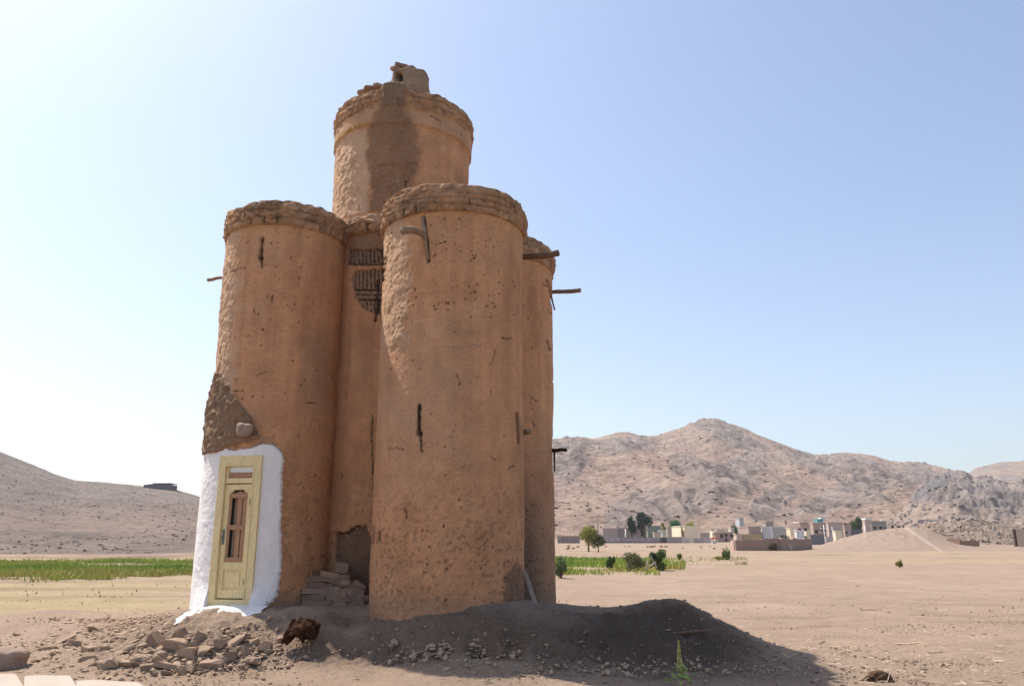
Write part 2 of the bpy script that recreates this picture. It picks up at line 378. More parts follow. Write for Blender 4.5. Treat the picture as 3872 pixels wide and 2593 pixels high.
heightband('far_hill', [(1900,1190),(2050,1160),(2150,1130),(2190,1100),(2230,1070),(2280,1057),(2341,1053),(2450,1048),(2600,1080),(2900,1150)], 900, 1700, 5, 300, 90, (160,12,20), M['hill'],
    lambda X,Y,Z,U,V,rock,led,crk: mixc(np.zeros(X.shape+(3,))+np.array([.40,.28,.20]), (.29,.23,.19), sst(0,.4,fbm(X/60,Y/90,Z/30,o=4,s=5))), 130, strat=4,
    rockf=lambda U,V,X,Y,Z: sst(.1,.4,fbm(X/80,Y/80,Z/40,o=3,s=6)))
def col_out(X, Y, Z, U, V, rock, led, crk):
    c = np.zeros(X.shape+(3,))+np.array([.34,.25,.20])
    c = mixc(c, (.27,.225,.205), rock*.9); c = mixc(c, (.13,.125,.135), rock*sst(.0, -.35, crk)*.6); c = mixc(c, (.29,.26,.24), rock*sst(.2, .5, crk)*.6)
    d = sst(22, 8, segdist(U, V, (2095,1135), (2165,1095))+8*fbm(U/9, V/9, o=2, s=8)); return mixc(c, (.16,.155,.165), d*.7)
heightband('rocky_hill', [(1900,1225),(1980,1205),(2040,1180),(2075,1145),(2095,1118),(2120,1098),(2150,1086),(2185,1077),(2205,1079),(2225,1090),(2250,1088),(2280,1098),(2310,1106),(2341,1100),(2420,1090),(2600,1085),(2900,1140)], 300, 620, .8, 620, 240, (60, 9, 7.5), M['rock'],
    col_out, 160, pw=.95, strat=4.6, rockf=lambda U,V,X,Y,Z: np.clip(sst(-.35,.25,fbm(X/45,Y/45,Z/22,o=4,s=16)+sst(2040,2200,U)*.25-sst(1130,1200,V)*.45),0,1))
def col_low(X, Y, Z, U, V, rock, led, crk):
    c = np.zeros(X.shape+(3,))+np.array([.34,.26,.21]); c = mixc(c, (.15,.115,.10), sst(.35,.05,led)*rock*.7); return mixc(c, (.38,.30,.25), rock*sst(.1,.5,crk)*.7)
heightband('rock_shelf', [(2040,1228),(2080,1212),(2110,1202),(2130,1196),(2160,1198),(2180,1190),(2240,1191),(2300,1198),(2341,1203),(2450,1200),(2600,1215)], 165, 205, -.4, 420, 120, (14, 1.0, 1.3), M['rock'],
    col_low, 190, pw=.9, strat=1.15, rockf=lambda U,V,X,Y,Z: sst(-.5,.1,fbm(X/9,Y/9,Z/3,o=3,s=17)))
def col_left(X, Y, Z, U, V, rock, led, crk):
    c = np.zeros(X.shape+(3,))+np.array([.25,.19,.155]); c = mixc(c, (.235,.19,.165), sst(1180,1120,V)*.8); c = mixc(c, (.30,.215,.17), sst(1150,1200,V)*sst(1235,1200,V)*.6)
    c = mixc(c, (.17,.135,.115), sst(.25,.5,fbm(U/7,V/2.2,o=3,s=18))*.6)
    c = mixc(c, (.20,.155,.13), sst(8,3,segdist(U,V,(0,1219),(230,1222)))*.8)
    return c
heightband('stony_hill', [(-700,900),(-300,930),(-120,985),(0,1032),(60,1056),(120,1081),(170,1098),(230,1101),(330,1111),(400,1118),(465,1137),(520,1158),(620,1190),(760,1215),(900,1228)], 85, 330, -.5, 620, 260, (55, 2.2, 3.0), M['lefthill'],
    col_left, 220, pw=1.15, strat=.55, rockf=lambda U,V,X,Y,Z: sst(.1,.4,fbm(X/16,Y/16,o=3,s=19)))
# earth mound with a foot path in front of the village
def col_mound(X, Y, Z, U, V, rock, led, crk):
    c = np.zeros(X.shape+(3,))+np.array([.335,.245,.185]); c = mixc(c, (.43,.33,.26), sst(4,1.5,segdist(U,V,(2070,1206),(2155,1262))))
    return mixc(c, (.27,.19,.145), sst(.25,.5,fbm(U/10,V/5,o=3,s=23))*sst(26,8,segdist(U,V,(1930,1232),(2060,1222))))
heightband('earth_mound', [(1780,1266),(1830,1258),(1880,1244),(1930,1228),(1980,1216),(2030,1208),(2060,1205),(2090,1205),(2120,1211),(2150,1222),(2190,1236),(2230,1243),(2300,1245),(2400,1246),(2600,1250)], 105, 140, -.25, 320, 80, (18, .35, 2.0), M['ground'],
    col_mound, 250, pw=.7, strat=.22, back=.25, rockf=lambda U,V,X,Y,Z: sst(20,6,segdist(U,V,(1930,1230),(2060,1222)))*sst(-.1,.2,fbm(U/9,V/5,o=3,s=23)))

# ---------------------------------------------------------------- the pigeon tower
TA = dict(x=-.91, y=11.5, r=1.08); TB = dict(x=-3.77, y=12.32, r=.955); TC = dict(x=-2.03, y=13.3, r=1.23); TD = dict(x=-.35, y=13.65, r=1.08); TE = dict(x=-3.15, y=15.15, r=1.08)
tower = empty('pigeon_tower', (-2.03, 13.3, .65), label='tall mud tower of clustered round turrets with a white framed door at its foot', cat='pigeon tower')
T0 = Vector((-2.03, 13.3, .65))
MUD = np.array([.62,.32,.165]); MUD_SUNLIT = np.array([.62,.43,.285]); MUDD = np.array([.19,.12,.075]); OCH = np.array([.46,.25,.075]); HOLE = np.array([.05,.035,.025])  # paler mud paints in sunlight, hole colour the darkness inside holes
def turret(key, t, z0, z1, zr0, zr1, n, step, feats, label, flare=.0, rimo=.06, rim_feats=None, low_rim=None):
    th = np.linspace(0, 2*math.pi, n, endpoint=False); zz = np.arange(z0, z1, step); zz[-1] = z1
    TH, Zg = np.meshgrid(th, zz); nx = np.cos(TH); ny = np.sin(TH)
    r = t['r']+flare*sst(1.6, .5, Zg)
    X = t['x']+nx*r; Y = t['y']+ny*r
    U, V = proj(X, Y, Zg)
    sd_ = hash(key) % 97 if False else sum(map(ord, key))
    low = fbm(X*1.1, Y*1.1, Zg*.9, o=2, s=sd_); mid = fbm(X*5, Y*5, Zg*5, o=3, s=sd_+2); fin = fbm(X*17, Y*17, Zg*17, o=2, s=sd_+4)
    d = .022*low+.008*mid+.0035*fin
    C = np.zeros(X.shape+(3,))+MUD
    C = mixc(C, (.60,.335,.18), sst(-.1, .5, fbm(X*1.3, Y*1.3, Zg*1.8, o=3, s=sd_+7))*.7)
    C = mixc(C, (.46,.235,.115), sst(.1, .5, fbm(X*2.2+9, Y*2.2, Zg*.8, o=4, s=sd_+8))*.6)
    C *= (1+.16*fbm(TH*11, Zg*.45, o=3, s=sd_+12)*sst(1., 4., Zg))[..., None]      # rain streaks
    C *= (1+.10*fbm(X*12, Y*12, Zg*20, o=3, s=sd_+13))[..., None]
    # weather pitting low down
    pit = sst(3.3, 1.3, Zg)*sst(.22, .5, fbm(X*19, Y*19, Zg*22, o=2, s=sd_+9)+.3*fbm(X*3, Y*3, Zg*3, s=sd_+10)); d -= pit*.012; C = mixc(C, (.27,.165,.10), pit*.55)
    basec = sst(.25, .0, Zg-.72+.12*fbm(X*2, Y*2, s=3)); C = mixc(C, (.44,.27,.165), basec*.7)
    C = mixc(C, (.62,.36,.16), sst(.22, .0, zr0-Zg+.06*fbm(X*3, Y*3, s=sd_+30))*.45)
    d, C = feats(d, C, U, V, X, Y, Zg, ny < .15, sd_)
    X = X+nx*d; Y = Y+ny*d
    me = npmesh('turret', np.stack([X-T0.x, Y-T0.y, Zg-T0.z], -1).reshape(-1, 3), gridq(len(zz), n, True), True, C.reshape(-1, 3))
    body = link('turret', me, M['mud'], tower); body['label'] = label
    def rim(zb, zt, off, seed, nn=n, roof=True, lab=None):
        # profile: tuck under, face with courses, rounded top, domed roof
        th = np.linspace(0, 2*math.pi, nn, endpoint=False)
        fh = np.linspace(0, 1, 30)
        prof = [(-.06, zb-.005), (off*.35, zb-.012)]+[(off*(.75+.25*math.sin(math.pi*f)), zb+(zt-zb)*f) for f in fh]
        k = 10
        for i in range(1, k): a = i/k*math.pi/2; prof.append((off*.75-.10*(1-math.cos(a)), zt+.06*math.sin(a)))
        R0 = t['r']+off*.75-.10
        if roof:
            for f in (.9,.75,.5,.25,.02): prof.append((R0*f-t['r'], zt+.06+.10*(1-f*f)))
        else:
            prof.append((-.25, zt+.10))
        pr = np.array(prof); PR = pr[:, 0][:, None]+t['r']+0*th[None]; PZ = pr[:, 1][:, None]+0*th[None]
        TH = th[None]+0*PZ; nx = np.cos(TH); ny = np.sin(TH)
        X = t['x']+nx*PR; Y = t['y']+ny*PR
        f = (PZ-zb)/(zt-zb); face = ((f > .0) & (f < 1.15)).astype(float)
        lump = .014*ridged(X*8, Y*8, PZ*11, o=3, s=seed)+.014*fbm(X*2, Y*2, PZ*2, o=2, s=seed+1)+.034*fbm(X*13, Y*13, PZ*19, o=3, s=seed+2)
        d = (lump)*np.where(f > -.02, 1, .3)
        # brick courses
        ncs = max(2, int(round((zt-zb)/.105))); ci = np.floor(np.clip(f, 0, .999)*ncs); fr = (np.clip(f, 0, .999)*ncs) % 1
        groove = np.minimum(np.abs(fr), np.abs(1-fr)); gm = sst(.16, .04, groove)*face*sst(-.35, .25, fbm(TH*3, ci*3.1, s=seed+3))
        arc = TH*t['r']/.21+ci*.47+.15*fbm(TH*6, ci, s=seed+4); vj = np.minimum(arc % 1, 1-arc % 1)
        vm = sst(.09, .03, vj)*face*(ci < ncs-1)*sst(.0, .3, fbm(TH*4+3, ci*5.3, s=seed+5)+np.where(ci == 0, .05, -.1))
        d -= .022*gm+.04*vm
        zj = .035*fbm(TH*2.2, seed*1.1+0*TH, o=3, s=seed+6)+.02*fbm(TH*9, PZ*0, o=3, s=seed+7)
        Zn = PZ+zj*np.clip(f, 0, 1)+.01*fbm(X*9, Y*9, PZ*9, s=seed+8)
        C = np.zeros(X.shape+(3,))+np.array([.44,.25,.135])
        C = mixc(C, (.52,.33,.20), sst(-.1,.4,fbm(X*4, Y*4, PZ*6, o=3, s=seed+9))*.8)
        C = mixc(C, MUDD, sst(.1,.5,fbm(X*6, Y*6, PZ*8, o=3, s=seed+10))*.7); C = mixc(C, HOLE*1.6, np.clip(vm*.9+gm*.35, 0, 1)*.8)
        ck = crackle(X, Y, PZ, 7, seed+20)*np.where(f > -.05, 1, 0); d -= ck*.012; C = mixc(C, (.14,.085,.05), ck*.3)
        C = C*(1+.25*fbm(X*16, Y*16, PZ*22, o=2, s=seed+22))[..., None]
        if rim_feats:
            U, V = proj(X, Y, Zn); d, C, Zn = rim_feats(d, C, U, V, X, Y, Zn, f, ny < .2, seed)
        X = X+nx*d; Y = Y+ny*d
        me = npmesh('turret_rim', np.stack([X-T0.x, Y-T0.y, Zn-T0.z], -1).reshape(-1, 3), gridq(len(prof), nn, True), True, C.reshape(-1, 3))
        return link('turret_rim', me, M['mud'], body)
    rim(zr0, zr1, rimo, sd_*3+1)
    if low_rim: rim(*low_rim)
    return body
def crackle(X, Y, Z, f, s):
    px_, py_, pz_ = X*f*.6+.25*vnoise(X*f, Y*f, Z*f, s), Y*f*.6, Z*f*.8+.25*vnoise(X*f+5, Y*f, Z*f, s+1)
    xi = np.floor(px_).astype(np.int64); yi = np.floor(py_).astype(np.int64); zi = np.floor(pz_).astype(np.int64)
    F1 = np.full(X.shape, 9.); F2 = np.full(X.shape, 9.)
    for a in (-1, 0, 1):
        for b in (-1, 0, 1):
            for c in (-1, 0, 1):
                d = np.sqrt((xi+a+_h(xi+a, yi+b, zi+c, s)-px_)**2+(yi+b+_h(xi+a, yi+b, zi+c, s+11)-py_)**2+(zi+c+_h(xi+a, yi+b, zi+c, s+23)-pz_)**2)
                F2 = np.where(d < F1, F1, np.minimum(F2, d)); F1 = np.minimum(F1, d)
    return sst(.11, .03, F2-F1)*sst(-.5, .1, vnoise(X*2, Y*2, Z*2, s+4))
def specks(d, C, U, V, vis, box_, n, seed, r=(.6, 1.7)):
    rr = np.random.default_rng(seed)
    for i in range(n):
        cx = rr.uniform(box_[0], box_[2]); cy = rr.uniform(box_[1], box_[3]); q = rr.uniform(*r)
        k = (np.abs(U-cx) < 8) & (np.abs(V-cy) < 8) & vis
        if not k.any(): continue
        m = sst(1.5, .6, np.hypot((U[k]-cx)/q, (V[k]-cy)/(q*rr.uniform(.8, 1.5))))
        d[k] -= m*.03; C[k] = mixc(C[k], HOLE, m*.85)  # shade inside each small pit is painted as well as carved
    return d, C
def slot(d, C, U, V, vis, pts, wd, depth=.09):
    for a, b in zip(pts[:-1], pts[1:]):
        k = vis & (U > min(a[0], b[0])-14) & (U < max(a[0], b[0])+14) & (V > min(a[1], b[1])-14) & (V < max(a[1], b[1])+14)
        dd = segdist(U[k]+2.2*fbm(U[k]/4, V[k]/6, o=2, s=77), V[k], a, b); m = sst(wd*1.2, wd*.5, dd)
        d[k] = np.minimum(d[k], d[k]*(1-m)-m*depth); C[k] = mixc(C[k], HOLE*1.3, m*.85)
        m2 = sst(wd*3, wd, dd)*(1-m); C[k] = mixc(C[k], MUDD, m2*.35)
    return d, C
def cracks(d, C, U, V, vis, box_, n, seed):
    rr = np.random.default_rng(seed)
    for i in range(n):
        x = rr.uniform(box_[0], box_[2]); y = rr.uniform(box_[1], box_[3]); pts = [(x, y)]; a = rr.choice([1.3, 1.8, .2, 2.8])
        for j in range(rr.integers(2, 5)): a += rr.uniform(-.6, .6); L = rr.uniform(4, 12); x += math.cos(a)*L; y += math.sin(a)*L; pts.append((x, y))
        d, C = slot(d, C, U, V, vis, pts, .75, .018)
    return d, C
def fA(d, C, U, V, X, Y, Z, vis, s):
    # rough render, upper left, its sunlit tone painted in paler
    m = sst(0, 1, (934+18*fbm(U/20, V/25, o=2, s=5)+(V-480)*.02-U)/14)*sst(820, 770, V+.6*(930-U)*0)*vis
    d += m*(.010*fbm(X*9, Y*9, Z*11, o=2, s=6)+.009*fbm(X*22, Y*22, Z*26, o=2, s=7)-.02*sst(.35,.6,fbm(X*14,Y*14,Z*9,o=2,s=8))); C = mixc(C, MUD_SUNLIT, m*.6); C = mixc(C, (.25,.16,.10), crackle(X, Y, Z, 5, 65)*m*sst(.1,.4,fbm(X*2,Y*2,Z*2,s=66))*.5)
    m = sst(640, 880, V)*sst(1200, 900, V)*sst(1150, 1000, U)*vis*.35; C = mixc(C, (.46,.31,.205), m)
    # old repair line
    m = sst(5, 1.5, np.abs(V-(793+4*fbm(U/40, V*0, s=9))))*vis*sst(-.1,.3,fbm(U/25,V/9,s=10))*(V > 0); C = mixc(C, (.36,.25,.17), m*.35)
    # damp foot at the right
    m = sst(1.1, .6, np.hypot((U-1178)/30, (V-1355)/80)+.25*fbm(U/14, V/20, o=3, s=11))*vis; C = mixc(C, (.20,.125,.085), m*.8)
    m = sst(.35, .6, fbm(U/26, V/30, o=3, s=12))*sst(1250,1330,V)*vis; C = mixc(C, (.33,.20,.12), m*.5)
    d, C = specks(d, C, U, V, vis, (885, 495, 1185, 700), 70, 1, (.7, 1.5)); d, C = specks(d, C, U, V, vis, (880, 700, 1185, 1180), 45, 2, (.6, 1.3))
    d, C = specks(d, C, U, V, vis, (930, 640, 1150, 730), 14, 3, (1.0, 2.0)); d, C = specks(d, C, U, V, vis, (860, 1180, 1180, 1380), 40, 4, (.8, 1.8))
    for (x, y, q) in [(1131,700,2.2),(1084,590,2.0),(1088,583,1.4),(1076,596,1.2),(978,553,2.4),(1050,1142,2.4),(985,515,1.6),(1012,540,1.4),(965,1212,2.0),(993,585,1.8),(1016,500,1.5),(1140,645,1.6),(1040,758,1.5)]:
        d, C = specks(d, C, U, V, vis, (x, y, x+.1, y+.1), 1, 5, (q, q+.1))
    d, C = slot(d, C, U, V, vis, [(969,498),(976,560),(980,598)], 2.6); d, C = slot(d, C, U, V, vis, [(958,925),(959,988)], 2.2); d, C = slot(d, C, U, V, vis, [(957,990),(961,990)], 4.2, .13)
    d, C = slot(d, C, U, V, vis, [(961,990),(964,1033)], 1.3, .06); d, C = slot(d, C, U, V, vis, [(1182,945),(1184,975),(1185,1012)], 2.6); d, C = slot(d, C, U, V, vis, [(857,1205),(853,1240)], 2.2)
    d, C = slot(d, C, U, V, vis, [(868,1215),(867,1235)], 1.4); d, C = slot(d, C, U, V, vis, [(878,590),(877,620),(874,650)], 1.6, .05)
    return cracks(d, C, U, V, vis, (870, 520, 1185, 1300), 9, 14)
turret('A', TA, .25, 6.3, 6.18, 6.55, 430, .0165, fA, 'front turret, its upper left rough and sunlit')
def fB(d, C, U, V, X, Y, Z, vis, s):
    m = sst(0, 1, (560+16*fbm(U/20, V/25, o=3, s=25)-(V-600)*.035-U)/30)*vis; d += m*(.010*fbm(X*9, Y*9, Z*11, o=2, s=26)+.009*fbm(X*22, Y*22, Z*26, o=2, s=7)-.02*sst(.4,.65,fbm(X*14,Y*14,Z*9,o=2,s=8))); C = mixc(C, MUD_SUNLIT, m*.7)  # rough left strip, with sunlight painted into its paler colour
    w_ = 10*fbm(U/12, V/12, o=3, s=27)
    under = inpoly(U, V, [(400,1036),(470,1040),(600,1024),(630,1030),(636,1052),(632,1200),(630,1300),(626,1345),(600,1420),(400,1420)])*vis
    doorp = inpoly(U, V, [(493,1048),(592,1042),(582,1200),(574,1430),(474,1430),(484,1200)])*vis
    m = inpoly(U+w_, V+w_, [(420,835),(500,850),(530,890),(555,930),(575,955),(592,1000),(560,1012),(440,1050),(420,1050)])*vis
    d += m*(.035*sst(840, 930, V)+.04*ridged(X*8, Y*8, Z*8, o=4, s=28)); C = mixc(C, (.26,.165,.105), m*.85); C = mixc(C, (.12,.075,.045), crackle(X, Y, Z, 14, 63)*m*.25)
    C = mixc(C, (.45,.26,.15), inpoly(U+w_*.4, V+w_*.4, [(570,1012),(585,995),(625,1000),(640,1018),(580,1022)])*vis*.7)
    m = sst(1.15, .5, np.hypot((U-720)/50, (V-860)/130)+.3*fbm(U/20, V/30, o=3, s=29))*vis; C = mixc(C, (.33,.225,.14), m*.45)
    d, C = specks(d, C, U, V, vis, (560, 520, 740, 700), 34, 21, (.6, 1.3)); d, C = specks(d, C, U, V, vis, (530, 700, 740, 1000), 26, 22, (.7, 1.5)); d, C = specks(d, C, U, V, vis, (640, 1050, 760, 1350), 22, 23, (.8, 1.6))
    for (x, y, q) in [(600,752,2.4),(590,717,1.8),(620,556,1.7),(630,610,1.6),(663,702,1.5),(657,697,1.4),(567,768,1.5),(669,745,1.2)]:
        d, C = specks(d, C, U, V, vis, (x, y, x+.1, y+.1), 1, 5, (q, q+.1))
    d = np.where(under > 0, d*.3-.03, d); d = np.where(doorp > 0, -.20, d)
    d, C = slot(d, C, U, V, vis, [(600,545),(597,585)], 3.0, .05); d, C = slot(d, C, U, V, vis, [(596,588),(598,592)], 4.0, .13); d, C = slot(d, C, U, V, vis, [(597,592),(600,612)], 1.4)
    return cracks(d, C, U, V, vis, (540, 540, 760, 1300), 7, 24)
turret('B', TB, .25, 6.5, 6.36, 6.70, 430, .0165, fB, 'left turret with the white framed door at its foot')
def fC(d, C, U, V, X, Y, Z, vis, s):
    up = Z > 6.9
    # rough render on the left, painted paler as if sunlit
    m = sst(0, 1, (850-U+14*fbm(U/18, V/20, o=3, s=35))/14)*vis*up*sst(285, 300, V+6*fbm(U/9, V/9, s=36)); d += m*(.010*fbm(X*9, Y*9, Z*11, o=2, s=37)+.011*fbm(X*20, Y*20, Z*24, o=2, s=7)-.02*sst(.35,.6,fbm(X*14,Y*14,Z*9,o=2,s=8))); C = mixc(C, MUD_SUNLIT, m*.75)
    # brown mud wash running down from the roof: hourglass patch
    cxl = np.interp(V, [180,250,300,350,400,440,480], [872,862,842,836,840,846,840]); cxr = np.interp(V, [180,250,300,350,400,440,480], [930,935,962,970,960,940,930])
    e = 9*fbm(U/12, V/14, o=3, s=38); e = e+5*fbm(U/4, V/5, o=2, s=138); m = sst(-4, 10, U-cxl+e)*sst(-6, 24, cxr-U+e)*vis*up; d += m*(.03+.018*fbm(X*7, Y*7, Z*8, o=2, s=39)+.016*fbm(X*20, Y*20, Z*24, o=2, s=40)); ck = crackle(X, Y, Z, 13, 61)*m; d -= ck*.008; C = mixc(C, (.27,.165,.10), m*.8); C = mixc(C, (.12,.075,.045), ck*.35)
    # ochre line under the rim
    zl = 8.50+.03*fbm(X*2, Y*2, s=40); band = (Z > zl)*vis; d += (Z > zl)*.045; C = mixc(C, (.47,.315,.20), (Z > zl)*.5*(1-m)); C = mixc(C, OCH, sst(.05, .01, np.abs(Z-zl-.03))*(1-m)*vis*sst(-.3,.2,fbm(X*2,Y*2,s=41))*.9)
    C = mixc(C, OCH*.95, sst(8.72, 8.80, Z)*(1-m)*vis*sst(900, 950, U)*sst(1060,1000,U)*.6)
    # bare brickwork between the turrets
    fb = vis & (~up) & (U > 765) & (U < 880)
    w_ = 4*fbm(U/8, V/8, o=2, s=42)
    top = inpoly(U+w_, V+w_, [(788,500),(880,500),(880,610),(795,606),(800,570),(810,540)])*fb
    Uo, Vo = U, V; U = U+2.5*fbm(U/5, V/5, o=2, s=142); V = V+2.0*fbm(U/6, V/6, o=2, s=143)
    ex = np.maximum.reduce([inpoly(U, V, [(795,572),(880,570),(880,606),(794,606)]), inpoly(U, V, [(801,632),(812,618),(880,612),(880,662),(807,663)]), inpoly(U, V, [(808,663),(880,662),(880,684),(812,682)]), inpoly(U, V, [(816,682),(880,682),(880,722),(858,716),(826,702)])])*fb
    d += top*(.01+.02*ridged(X*7, Y*7, Z*8, o=3, s=43)); C = mixc(C, (.26,.165,.105), top*.8); C = mixc(C, (.12,.075,.045), crackle(X, Y, Z, 12, 64)*top*.4)
    ph = (U*1.0/9.2) % 1; vert = ((V < 662) | (V > 684)); vj = sst(.16, .06, np.minimum(ph, 1-ph))*vert; ph2 = (V/10.5) % 1; hj = sst(.16, .06, np.minimum(ph2, 1-ph2))*(~vert)
    ed = np.maximum.reduce([sst(2.2, 1, np.abs(V-606)), sst(2.2, 1, np.abs(V-662)), sst(2.0, 1, np.abs(V-684)), sst(1.8, 1, np.abs(V-571))])
    j = np.clip(np.maximum(np.maximum(vj, hj), ed), 0, 1)*ex; d -= ex*.03+j*.06; C = mixc(C, (.30,.21,.145), ex*.8); C = mixc(C, HOLE*1.3, j*.9)
    U, V = Uo, Vo
    # dark hollow behind the brick stack
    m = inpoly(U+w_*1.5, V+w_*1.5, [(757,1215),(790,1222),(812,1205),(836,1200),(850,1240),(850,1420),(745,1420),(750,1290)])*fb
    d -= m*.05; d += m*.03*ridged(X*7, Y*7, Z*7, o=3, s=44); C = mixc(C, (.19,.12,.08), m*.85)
    d, C = slot(d, C, U, V, fb, [(757,1216),(790,1219),(802,1212),(812,1203),(822,1203)], 1.8, .16)
    d, C = slot(d, C, U, V, fb, [(852,950),(851,990),(853,1120)], .9, .05); d, C = slot(d, C, U, V, fb, [(862,640),(861,700),(858,735)], 1.6, .12)
    d, C = specks(d, C, U, V, vis, (850, 300, 1060, 420), 14, 31, (.6, 1.1))
    return cracks(d, C, U, V, vis, (780, 260, 1060, 1200), 8, 34)
def rC(d, C, U, V, X, Y, Z, f, vis, s):
    m = sst(868, 880, U)*sst(934, 920, U)*vis*(f > -.1); d = d*(1-m*.5)+m*.05; Z = Z+m*.09*np.clip(f, 0, 1); return d, mixc(C, (.24,.16,.105), m*.85), Z
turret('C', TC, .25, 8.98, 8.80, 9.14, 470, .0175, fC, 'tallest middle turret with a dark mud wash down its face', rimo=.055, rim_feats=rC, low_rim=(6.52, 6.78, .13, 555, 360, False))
def fD(d, C, U, V, X, Y, Z, vis, s):
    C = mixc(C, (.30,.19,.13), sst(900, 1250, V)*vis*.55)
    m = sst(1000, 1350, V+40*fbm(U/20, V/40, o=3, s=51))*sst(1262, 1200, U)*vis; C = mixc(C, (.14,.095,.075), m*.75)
    d, C = specks(d, C, U, V, vis, (1190, 600, 1270, 1380), 40, 41, (.7, 1.5))
    d, C = slot(d, C, U, V, vis, [(1250,640),(1258,668),(1262,700)], 1.8, .05); d, C = slot(d, C, U, V, vis, [(1252,780),(1258,800)], 1.5, .04); d, C = slot(d, C, U, V, vis, [(1266,1000),(1266,1078)], 2.0, .05)
    return cracks(d, C, U, V, vis, (1190, 620, 1270, 1300), 5, 43)
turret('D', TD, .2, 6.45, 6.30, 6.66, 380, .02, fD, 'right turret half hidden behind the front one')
turret('E', TE, .2, 6.45, 6.30, 6.66, 160, .05, lambda d, C, *a: (d, C), 'rear turret')

# lantern on the roof
def rockmesh(name, seed, sx, sy, sz, sub=3, rough=.12, boxy=.6, smooth=False):
    bm = bmesh.new(); bmesh.ops.create_icosphere(bm, subdivisions=sub, radius=1)
    co = np.array([v.co[:] for v in bm.verts])
    p = 2+boxy*8; n = (np.abs(co)**p).sum(1)**(1/p); co = co/n[:, None]
    dd = 1+rough*fbm(co[:, 0]*1.3+seed*3.1, co[:, 1]*1.3, co[:, 2]*1.3+seed, o=3, s=seed)*2
    co = co*dd[:, None]*np.array([sx, sy, sz])/2
    for v, c in zip(bm.verts, co): v.co = c
    return bmmesh(name, bm, smooth)
lan_z = 9.22
th = np.linspace(0, 2*math.pi, 120, endpoint=False); zz = np.linspace(0, .88, 44)
TH, Zg = np.meshgrid(th, zz); cs, sn = np.cos(TH), np.sin(TH); sq = (np.abs(cs)**5+np.abs(sn)**5)**(-1/5)
RR = .36*(sq*.8+.2)*(1-.10*sst(.5, .88, Zg))
Xl = TC['x']+.10+cs*RR; Yl = TC['y']-.1+sn*RR; Zl = lan_z+Zg
Ul, Vl = proj(Xl, Yl, Zl); dl = .03*ridged(Xl*5, Yl*5, Zl*6, o=3, s=71)
ho = sst(9, 5, np.maximum(np.abs(Ul-912)*1.1, np.abs(Vl-176)*.9))*(sn < 0); dl -= ho*.2
Cl = np.zeros(Xl.shape+(3,))+np.array([.37,.25,.165]); Cl = mixc(Cl, MUDD, sst(0,.4,fbm(Xl*5,Yl*5,Zl*5,o=3,s=72))*.6); Cl = mixc(Cl, HOLE, ho*.9)
Xl = Xl+cs*dl; Yl = Yl+sn*dl
Vl_ = np.stack([Xl-T0.x, Yl-T0.y, Zl-T0.z], -1).reshape(-1, 3)
# close the top with a sunken cap
cap = np.stack([TC['x']+.10+np.cos(th)*.05-T0.x, TC['y']-.1+np.sin(th)*.05-T0.y, th*0+lan_z+.93-T0.z], -1)
Vl_ = np.vstack([Vl_, cap]); me = npmesh('roof_lantern', Vl_, gridq(45, 120, True), True, np.vstack([Cl.reshape(-1, 3), np.tile([[.4,.28,.19]], (120, 1))]))
lant = link('roof_lantern', me, M['mud'], tower); lant['label'] = 'small square mud vent on top of the tallest turret, with a dark hole'
for i, (x, y, D, s, rz) in enumerate([(918,153,13.1,(.26,.16,.07),.2),(936,159,13.0,(.24,.15,.07),-.5),(906,160,13.0,(.22,.15,.08),.9),(926,163,12.95,(.26,.16,.07),.1)]):
    q = atP(x, y, D); link('capping_brick', rockmesh('capping_brick', 300+i, *s, rough=.06), M['brick'], lant, loc=q-T0, rot=(.1*i, .15-.1*i, rz))

# perches: stakes built into the walls
def perch(p0, p1, r0, r1, mat='wood', bend=None, seed=0, label=None, n=9):
    p0, p1 = Vector(p0), Vector(p1); pts = []; rads = []
    for i in range(n):
        t = i/(n-1); p = p0.lerp(p1, t)
        if bend is not None: p += Vector(bend)*math.sin(math.pi*t)
        p += Vector((0, 0, .006*math.sin(t*9+seed))); pts.append(p-T0); rads.append(r0+(r1-r0)*t)
    bm = bmesh.new(); tube(bm, pts, rads, 10, seed, .1)
    o = link('wooden_perch', bmmesh('wooden_perch', bm, True), M[mat], tower)
    if label: o['label'] = label
    return o
perch(atP(984,552,10.62), atP(922,527,10.0), .03, .058, bend=(0,0,.07), seed=1, label='thick bent log stub jutting from the front turret')
perch(atP(966,498,10.48), atP(974,552,10.42), .026, .024, seed=2, label='upright stick set in the upper slot of the front turret'); perch(atP(973,550,10.40), atP(979,595,10.45), .022, .018, seed=3, label='upright stick below the bent log stub')
perch(atP(1180,586,11.8), atP(1277,578,11.5), .046, .05, 'darkwood2', bend=(0,0,-.03), seed=4, label='bent log sticking out right below the rim of the front turret'); perch(atP(1248,669,13.6), atP(1327,664,13.3), .037, .038, seed=5, label='straight pole sticking out of the right turret')
perch(atP(1258,668,13.5), atP(1268,709,13.45), .018, .015, seed=6, label='thin slanting stick under the straight pole'); perch(atP(1176,989,11.6), atP(1211,987,11.35), .04, .038, seed=7, label='short log stub low on the front turret')
perch(atP(1258,1029,13.6), atP(1295,1028,13.4), .034, .03, 'darkwood', seed=8, label='black charred stub low on the right turret'); perch(atP(1267,1034,13.6), atP(1268,1078,13.6), .018, .012, 'darkwood', seed=9)
perch(atP(518,633,12.4), atP(475,640,12.1), .024, .028, seed=10, label='thin pole sticking out left of the left turret'); perch(atP(1266,1160,13.6), atP(1276,1161,13.5), .012, .01, 'darkwood', seed=12)
perch(atP(957,928,10.47), atP(958,984,10.47), .018, .018, 'darkwood', seed=13, label='dark stick in the lower slot of the front turret')
